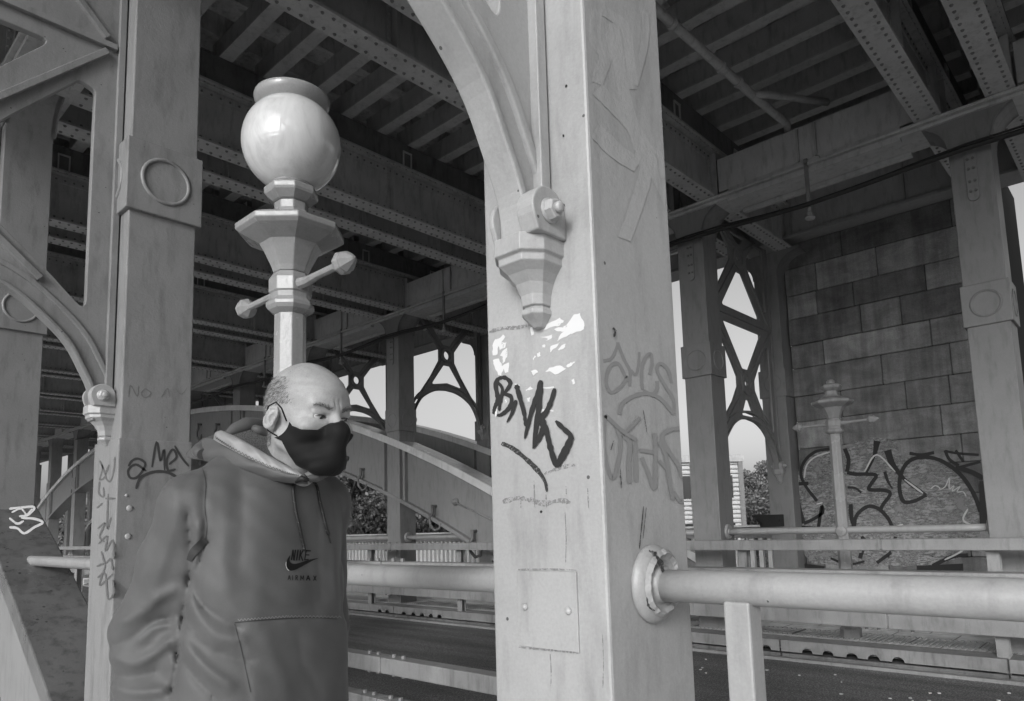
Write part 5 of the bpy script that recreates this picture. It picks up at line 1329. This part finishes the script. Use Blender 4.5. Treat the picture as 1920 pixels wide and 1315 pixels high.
# hood -----------------------------------------------------------------
def sheet(rows, mat, name, thick=.0045, sub=6, parent=None, wob=0.):
    """rows: lists of (px, py, depth); lofted cloth sheet"""
    R_ = []
    for r in rows:
        c = np.array(r, float); n = len(c); t = np.linspace(0, 1, n); tt = np.linspace(0, 1, 40)
        P2 = smooth_curve([tuple(x[:2]) for x in c], 8); P2 = res(P2, 40); R_.append(np.array([adp(x, y, d) for (x, y), d in zip(P2, np.interp(tt, t, c[:, 2]))]))
    R_ = np.array(R_); m_ = len(R_); T_ = np.linspace(0, m_-1, (m_-1)*sub+1); V = []
    for t in T_:
        i = min(int(t), m_-2); f = t-i; a = R_[max(i-1, 0)]; b = R_[i]; c = R_[i+1]; d = R_[min(i+2, m_-1)]
        V.append(.5*((2*b)+(c-a)*f+(2*a-5*b+4*c-d)*f*f+(3*b-a-3*c+d)*f**3))
    V = np.array(V); 
    if wob: 
        u = np.arange(40)[None, :, None]; v = np.arange(len(T_))[:, None, None]; V = V-AF*wob*(np.sin(u*.55+v*.35)+.6*np.sin(u*.9-v*.5+1))
    V = V.reshape(-1, 3); F = [(i*40+j, i*40+j+1, (i+1)*40+j+1, (i+1)*40+j) for i in range(len(T_)-1) for j in range(39)]
    o = mesh_obj(name, V, F, mat, parent or man); md = o.modifiers.new('thickness', 'SOLIDIFY'); md.thickness = thick; md.offset = 0; return o
M['lining'], n_, b_ = mat_new('mesh_lining'); b_.inputs['Roughness'].default_value = .7
vo = n_.nodes.new('ShaderNodeTexVoronoi'); vo.inputs['Scale'].default_value = 420; n_.links.new(pos(n_), vo.inputs['Vector']); vr = ramp(n_, vo.outputs['Distance'], [(.25, .012), (.5, .11)]); n_.links.new(vr.outputs[0], b_.inputs['Base Color'])
# outer roll of the hood lying on the shoulder
hood = sheet([[(578, 906, 1.500), (530, 902, 1.500), (470, 888, 1.505), (415, 872, 1.52), (380, 862, 1.55), (350, 858, 1.60)],
              [(576, 902, 1.485), (530, 897, 1.485), (470, 882, 1.49), (415, 864, 1.50), (378, 850, 1.535), (352, 850, 1.60)],
              [(574, 898, 1.478), (530, 890, 1.478), (475, 872, 1.482), (425, 852, 1.495), (386, 835, 1.525), (366, 838, 1.60)],
              [(572, 895, 1.480), (530, 884, 1.482), (480, 864, 1.487), (432, 840, 1.50), (402, 824, 1.52), (385, 822, 1.58)]], M['hood'], 'hood', .006, wob=.0012)
hood2 = sheet([[(572, 896, 1.476), (530, 886, 1.478), (480, 866, 1.482), (432, 842, 1.496), (401, 824, 1.515)],
               [(566, 891, 1.478), (528, 877, 1.480), (482, 854, 1.486), (438, 830, 1.498), (404, 812, 1.513)],
               [(556, 884, 1.486), (524, 868, 1.488), (486, 846, 1.494), (446, 823, 1.505), (414, 808, 1.516)],
               [(552, 884, 1.500), (522, 868, 1.502), (488, 847, 1.508), (449, 825, 1.517), (417, 812, 1.524)]], M['trim'], 'hood_facing', .003, wob=.0011); hood2.parent = hood; hood2.location = (0, 0, 0)
mb = MB()
vb2 = BVHTree.FromObject(hood2, bpy.context.evaluated_depsgraph_get()) if False else None
bH = BVHTree.FromPolygons([Vector(world_of(man))+v.co for v in hood2.data.vertices], [tuple(p.vertices) for p in hood2.data.polygons])
bHd = BVHTree.FromPolygons([Vector(world_of(man))+v.co for v in hood.data.vertices], [tuple(p.vertices) for p in hood.data.polygons])
zz = []; base = smooth_curve([(560, 894), (530, 886), (480, 865), (432, 840), (404, 822)], 16)
for i, (x, y) in enumerate(base): zz.append((x, y-1.5+(2.2 if i % 2 else -2.2)))
for p, q in zip(zz[:-1], zz[1:]): stroke(mb, [p, q], .9, .003, b=bH)
st_ = mb.build('zigzag_stitch', M['dkfab'], hood, fix=False)
lin = sheet([[(552, 886, 1.502), (522, 869, 1.506), (488, 848, 1.512), (450, 826, 1.522), (418, 813, 1.53)],
             [(548, 882, 1.515), (522, 862, 1.53), (494, 836, 1.545), (466, 815, 1.55), (440, 808, 1.545)],
             [(546, 876, 1.53), (524, 850, 1.55), (502, 822, 1.57), (482, 800, 1.58), (452, 797, 1.56)],
             [(548, 868, 1.54), (528, 838, 1.57), (512, 808, 1.60), (500, 792, 1.62), (470, 788, 1.60)]], M['lining'], 'hood_lining', .003); lin.parent = hood
G3 = [( [(424, 818, 1.53), (440, 806, 1.545), (462, 797, 1.565), (480, 797, 1.585), (500, 803, 1.61), (520, 815, 1.64)], [.008, .014, .017, .016, .015, .015]),
      ([(470, 800, 1.57), (484, 806, 1.56), (500, 812, 1.575), (512, 822, 1.59)], [.006, .010, .010, .006]), ([(380, 852, 1.555), (372, 846, 1.575), (392, 838, 1.60), (440, 825, 1.66), (500, 822, 1.70), (560, 838, 1.71), (600, 862, 1.68), (618, 878, 1.62)], [.012, .016, .022, .026, .026, .024, .018, .012])]
for pts, rr_ in G3:
    P_ = [adp(*p) for p in pts]; n_i = 24; tt = np.linspace(0, len(P_)-1, n_i); P3 = [np.array([np.interp(t, range(len(P_)), [p[j] for p in P_]) for j in range(3)]) for t in tt]
    mb = MB(); mb.tube([tuple(p) for p in P3], list(np.interp(tt, range(len(rr_)), rr_)), 14); ob = mb.build('hood_fold', M['hood'], hood); ob.parent = hood
rt = sheet([[(580, 904, 1.498), (600, 900, 1.51), (620, 888, 1.56), (624, 874, 1.62)], [(578, 898, 1.488), (598, 893, 1.50), (616, 880, 1.55), (620, 866, 1.61)], [(576, 893, 1.492), (594, 886, 1.505), (610, 872, 1.55), (613, 862, 1.60)]], M['hood'], 'hood_fold', .005); rt.parent = hood
rt = sheet([[(577, 893, 1.490), (594, 886, 1.503), (610, 872, 1.548), (613, 862, 1.60)], [(572, 889, 1.497), (588, 880, 1.515), (603, 868, 1.55), (607, 860, 1.59)]], M['trim'], 'hood_facing', .003); rt.parent = hood
# drawstrings
def cord(pts, r0, dk):
    P_ = []
    for x, y in smooth_curve(pts, 4):
        p = hit(x, y, r0+.001); q2 = hit(x, y, r0+.0015, bHd); 
        if q2 is not None and (p is None or q2.length < p.length): p = q2
        if p is not None: P_.append(tuple(p))
    return P_
M['cord'] = plain('black_cord', .015, .6)
for pts in ([(573, 899), (556, 903), (550, 915), (552, 940), (556, 965), (562, 990), (566, 1010), (569, 1022), (571, 1032)], [(573, 899), (586, 901), (595, 915), (600, 940), (606, 965), (612, 990), (616, 1002)]):
    P_ = cord(pts, .0028, 0); mb = MB(); mb.tube(P_, .0036, 8); dsr = mb.build('drawstring', M['cord'], top)
    mb = MB()
    for i in range(3, len(P_)-2, 3):
        a, b = Vector(P_[i]), Vector(P_[i+1]); t = (b-a).normalized(); s_ = t.cross(Vector(AF)).normalized()
        mb.tube([a-s_*.0018-Vector(AF)*.0028, a+s_*.0016+t*.003-Vector(AF)*.0028], .0005, 4)
    fl_ = mb.build('pale_fleck', plain('cord_fleck', .5, .6), top); fl_.parent = dsr
mb = MB()
kn = [hit(x, y, .006, bHd) or hit(x, y, .006) for x, y in ((556, 903), (566, 897), (574, 900), (584, 896), (592, 902))]; kn = [tuple(k) for k in kn if k is not None]
mb.tube(kn, [.004, .0065, .005, .0065, .004], 8); kk = mb.build('drawstring_knot', M['cord'], top)
P_ = cord([(616, 1002), (618, 1010), (620, 1019)], .002, 0)
if len(P_) > 1: mb = MB(); mb.tube(P_, .0014, 6); mb.build('cord_tip', M['cord'], top)
# trousers and shoes
def trs(P):
    q = (P-N0)@TB.T; d = ell(P, tuple(HIP+np.array([0, 0, .02])), (.17, .17, .16)) ; d = np.maximum(d, P[..., 2]-(HIP[2]+.10))
    for s in (-1, 1):
        hip, kn_, an = leg(s); d = smin(d, cap(P, hip, kn_, .098, .078), .04); d = smin(d, cap(P, kn_, an+np.array([0, 0, .02]), .078, .068), .04)
    return np.maximum(d, -(P[..., 2]-(zf+.10)))+.003*np.sin(P[..., 2]*45+P[..., 0]*30)
lo = np.array([HIP[0]-.35, HIP[1]-.35, zf+.05]); hi = np.array([HIP[0]+.35, HIP[1]+.35, HIP[2]+.15]); h = .012; G = grid(lo, hi, h)
Vt, Ft = surface_nets(trs(G), lo, h); mesh_obj('trousers', Vt, Ft, M['trs'], man)
for s in (-1, 1):
    hip, kn_, an = leg(s); lo = an+np.array([-.25, -.25, -.10]); hi = an+np.array([.25, .25, .06]); G = grid(lo, hi, .009)
    def shoe(P):
        d = smin(cap(P, an+np.array([0, 0, -.02]), an+np.array([0, 0, -.03])+TB[1]*-.03, .046), cap(P, an+np.array([0, 0, -.045]), an+np.array([0, 0, -.052])+TB[1]*.16, .044, .040), .03); return np.maximum(d, -(P[..., 2]-zf-.002))
    Vs, Fs = surface_nets(shoe(G), lo, .009); mesh_obj('shoe', Vs, Fs, M['dkfab'], man)
# -- mask
def mask_sdf(P):
    Q = sym(P)
    d = ell(P, (0, .038, -.030), (.064, .054, .070)); d = smin(d, cap(Q, (.056, .006, -.046), (.020, .078, -.088), .0225, .022), .025)
    d = smin(d, sph(P, (0, .086, -.084), .024), .02); d = smin(d, cap(P, (0, .094, .012), (0, .114, -.020), .0075, .010), .022)
    d = smin(d, cap(P, (0, .113, -.022), (0, .104, -.070), .010, .012), .034)
    d = smin(d, ell(Q, (.043, .064, -.018), (.026, .022, .020)), .016); d -= .0042
    th = np.degrees(np.arctan2(Q[..., 0], Q[..., 1]+.0)); zt = np.interp(th, [0, 8, 22, 42, 60, 74, 84, 96], [.004, -.004, -.019, -.0225, -.016, .000, .017, .030])
    d = np.maximum(d, P[..., 2]-zt)
    zb = np.interp(th, [0, 30, 50, 62, 72, 85, 100], [-.125, -.118, -.098, -.072, -.050, -.046, -.040]); d = np.maximum(d, zb-P[..., 2])
    hole = ((th-90)/23)**2+((P[..., 2]+.016)/.0290)**2-1; d = np.maximum(d, -hole*.012); d = np.maximum(d, (th-93)*.0012)
    d += .0016*np.sin(P[..., 2]*150+Q[..., 0]*70)*np.exp(-((P[..., 1]-.085)/.03)**2)*np.exp(-((P[..., 2]+.06)/.02)**2)
    d += .0010*np.sin(P[..., 2]*260-P[..., 1]*120+P[..., 0]*40)*np.exp(-((Q[..., 0]-.045)/.018)**2)
    d -= .0012*np.exp(-(P[..., 0]/.0016)**2)*(P[..., 1] > .07)
    inner = head_in(P)
    return d
head_in = lambda P: 0
h = .0016; G = grid((-.095, -.03, -.135), (.095, .148, .04), h)
Vm, Fm = surface_nets(mask_sdf(G), (-.095, -.03, -.135), h); Vm = relax(Vm, Fm, 3)
mk = mesh_obj('face_mask', h2w(Vm), Fm, M['maskm'], man)
bM = BVHTree.FromPolygons([Vector(v) for v in Vh], [tuple(f) for f in Fh.tolist()])
# ear loop
for s in (-1, 1):
    mb = MB(); lp = [(.066*s, .020, -.008), (.0745*s, .010, .018), (.080*s, -.004, .030), (.086*s, -.020, .020), (.086*s, -.028, -.006), (.082*s, -.018, -.032), (.072*s, .004, -.042), (.064*s, .016, -.050)]
    cu = [h2w(p) for p in lp]; mb.tube([tuple(c) for c in cu], .0017, 6); e_ = mb.build('ear_loop', M['maskm'], man); e_.parent = mk
# -- eyes
M['eyew'] = plain('eye_white', .42, .15, .6); M['iris'] = plain('iris', .03, .08, .8); M['lash'] = plain('lash', .03, .7)
for s in (-1, 1):
    c = np.array((.0315*s, .0750, .0100)); mb = MB(); R0 = .0128
    ring = []
    gz = np.array((.30, .86, -.42)); gz /= np.linalg.norm(gz)
    a = np.cross(gz, (0, 0, 1.)); a /= np.linalg.norm(a); b = np.cross(gz, a)
    def cap_(t0, t1, name, mt, R1, par):
        V = []; F = []; n1, n2 = 10, 24
        for i in range(n1+1):
            t = t0+(t1-t0)*i/n1
            for j in range(n2): q = 2*math.pi*j/n2; V.append(c+R1*(gz*math.cos(t)+(a*math.cos(q)+b*math.sin(q))*math.sin(t)))
        for i in range(n1):
            for j in range(n2): F.append((i*n2+j, i*n2+(j+1) % n2, (i+1)*n2+(j+1) % n2, (i+1)*n2+j))
        o = mesh_obj(name, h2w(np.array(V)), F, mt, man); return o
    ey = cap_(.0, math.pi, 'eye', M['eyew'], R0, man); ir = cap_(.001, .46, 'iris', M['iris'], R0+.0004, man); ir.parent = ey
    # lash lines
    mb = MB(); L_ = []
    for t in np.linspace(-1, 1, 9): L_.append(tuple(h2w(c+np.array((t*.0125, math.sqrt(max(0, .0152**2-(t*.0125)**2))+.0002, .0012-t*t*.0026)))))
    mb.tube(L_, [.0004, .0008, .001, .001, .001, .001, .001, .0008, .0004], 5); mb.build('lash_line', M['lash'], man)
# -- hair and eyebrows: short strands
def strands(n, region, ln, r0, mat, name, dirf, sd=3):
    rs = np.random.RandomState(sd); fc = Vh[Fh].mean(1); loc = (fc-H0)@HB.T; mk_ = region(loc); ids = np.nonzero(mk_)[0]
    if not len(ids): return
    mb = MB(); ids = ids[rs.randint(0, len(ids), n)]; e1 = Vh[Fh[ids, 1]]-Vh[Fh[ids, 0]]; e2 = Vh[Fh[ids, 3]]-Vh[Fh[ids, 0]]; nn = np.cross(e1, e2); nn /= np.linalg.norm(nn, axis=1)[:, None]+1e-9
    for k, i in enumerate(ids):
        p = Vh[Fh[i, 0]]+e1[k]*rs.rand()+e2[k]*rs.rand(); l = loc[i]; 
        out = nn[k] if nn[k]@(fc[i]-H0) > 0 else -nn[k]
        d = out*.35+dirf(l)@HB+rs.normal(size=3)*.25; d /= np.linalg.norm(d); s_ = np.cross(d, out); s_ /= np.linalg.norm(s_)+1e-9; L_ = ln*rs.uniform(.6, 1.2)
        b0_ = len(mb.v); mb.v += [tuple(p-s_*r0), tuple(p+s_*r0), tuple(p+d*L_)]; mb.f.append((b0_, b0_+1, b0_+2)); mb.sm.append(False)
    return mb.build(name, mat, man, fix=False)
hm, hn, hb = mat_new('grey_hair'); g_ = hn.nodes.new('ShaderNodeNewGeometry'); hr = ramp(hn, g_.outputs['Random Per Island'], [(0, .03), (.6, .12), (1, .6)]); hn.links.new(hr.outputs[0], hb.inputs['Base Color']); hb.inputs['Roughness'].default_value = .5
def hair_reg(l):
    x, y, z = np.abs(l[:, 0]), l[:, 1], l[:, 2]; edge = .026-.35*np.clip(z-.045, 0, 1)*1.6
    return (y < edge+np.random.RandomState(2).normal(size=len(y))*.007) & (z > -.055+np.clip(-y-.02, 0, .1)*-.3) & (z < .088) & ((z > .022) | (y < -.032)) & ~((y > -.035) & (z < .03) & (x > .055))
strands(15000, hair_reg, .0095, .00030, hm, 'hair', lambda l: np.array((0, -.35, -.75)))
def brow_reg(l):
    x, y, z = np.abs(l[:, 0]), l[:, 1], l[:, 2]; zc__ = .0255+.34*(x-.011)-14*np.clip(x-.026, 0, 1)**2; return (x > .011) & (x < .050) & (np.abs(z-zc__) < .0042-.09*np.clip(x-.022, 0, 1)+.0012*np.sin(x*2100)) & (y > .05)
bm_, bn_, bb_ = mat_new('brow_hair'); bb_.inputs['Base Color'].default_value = (.10, .10, .10, 1)
strands(620, brow_reg, .0062, .00022, bm_, 'eyebrow', lambda l: np.array((np.sign(l[0])*.8, 0, .15)), 5)
def stub_reg(l):
    x, y, z = np.abs(l[:, 0]), l[:, 1], l[:, 2]; return (y < .035) & (z > .03) & (z < .115) & (y > -.11)
strands(2200, stub_reg, .0018, .00016, hm, 'stubble', lambda l: np.array((0, -.2, .2)), 8)
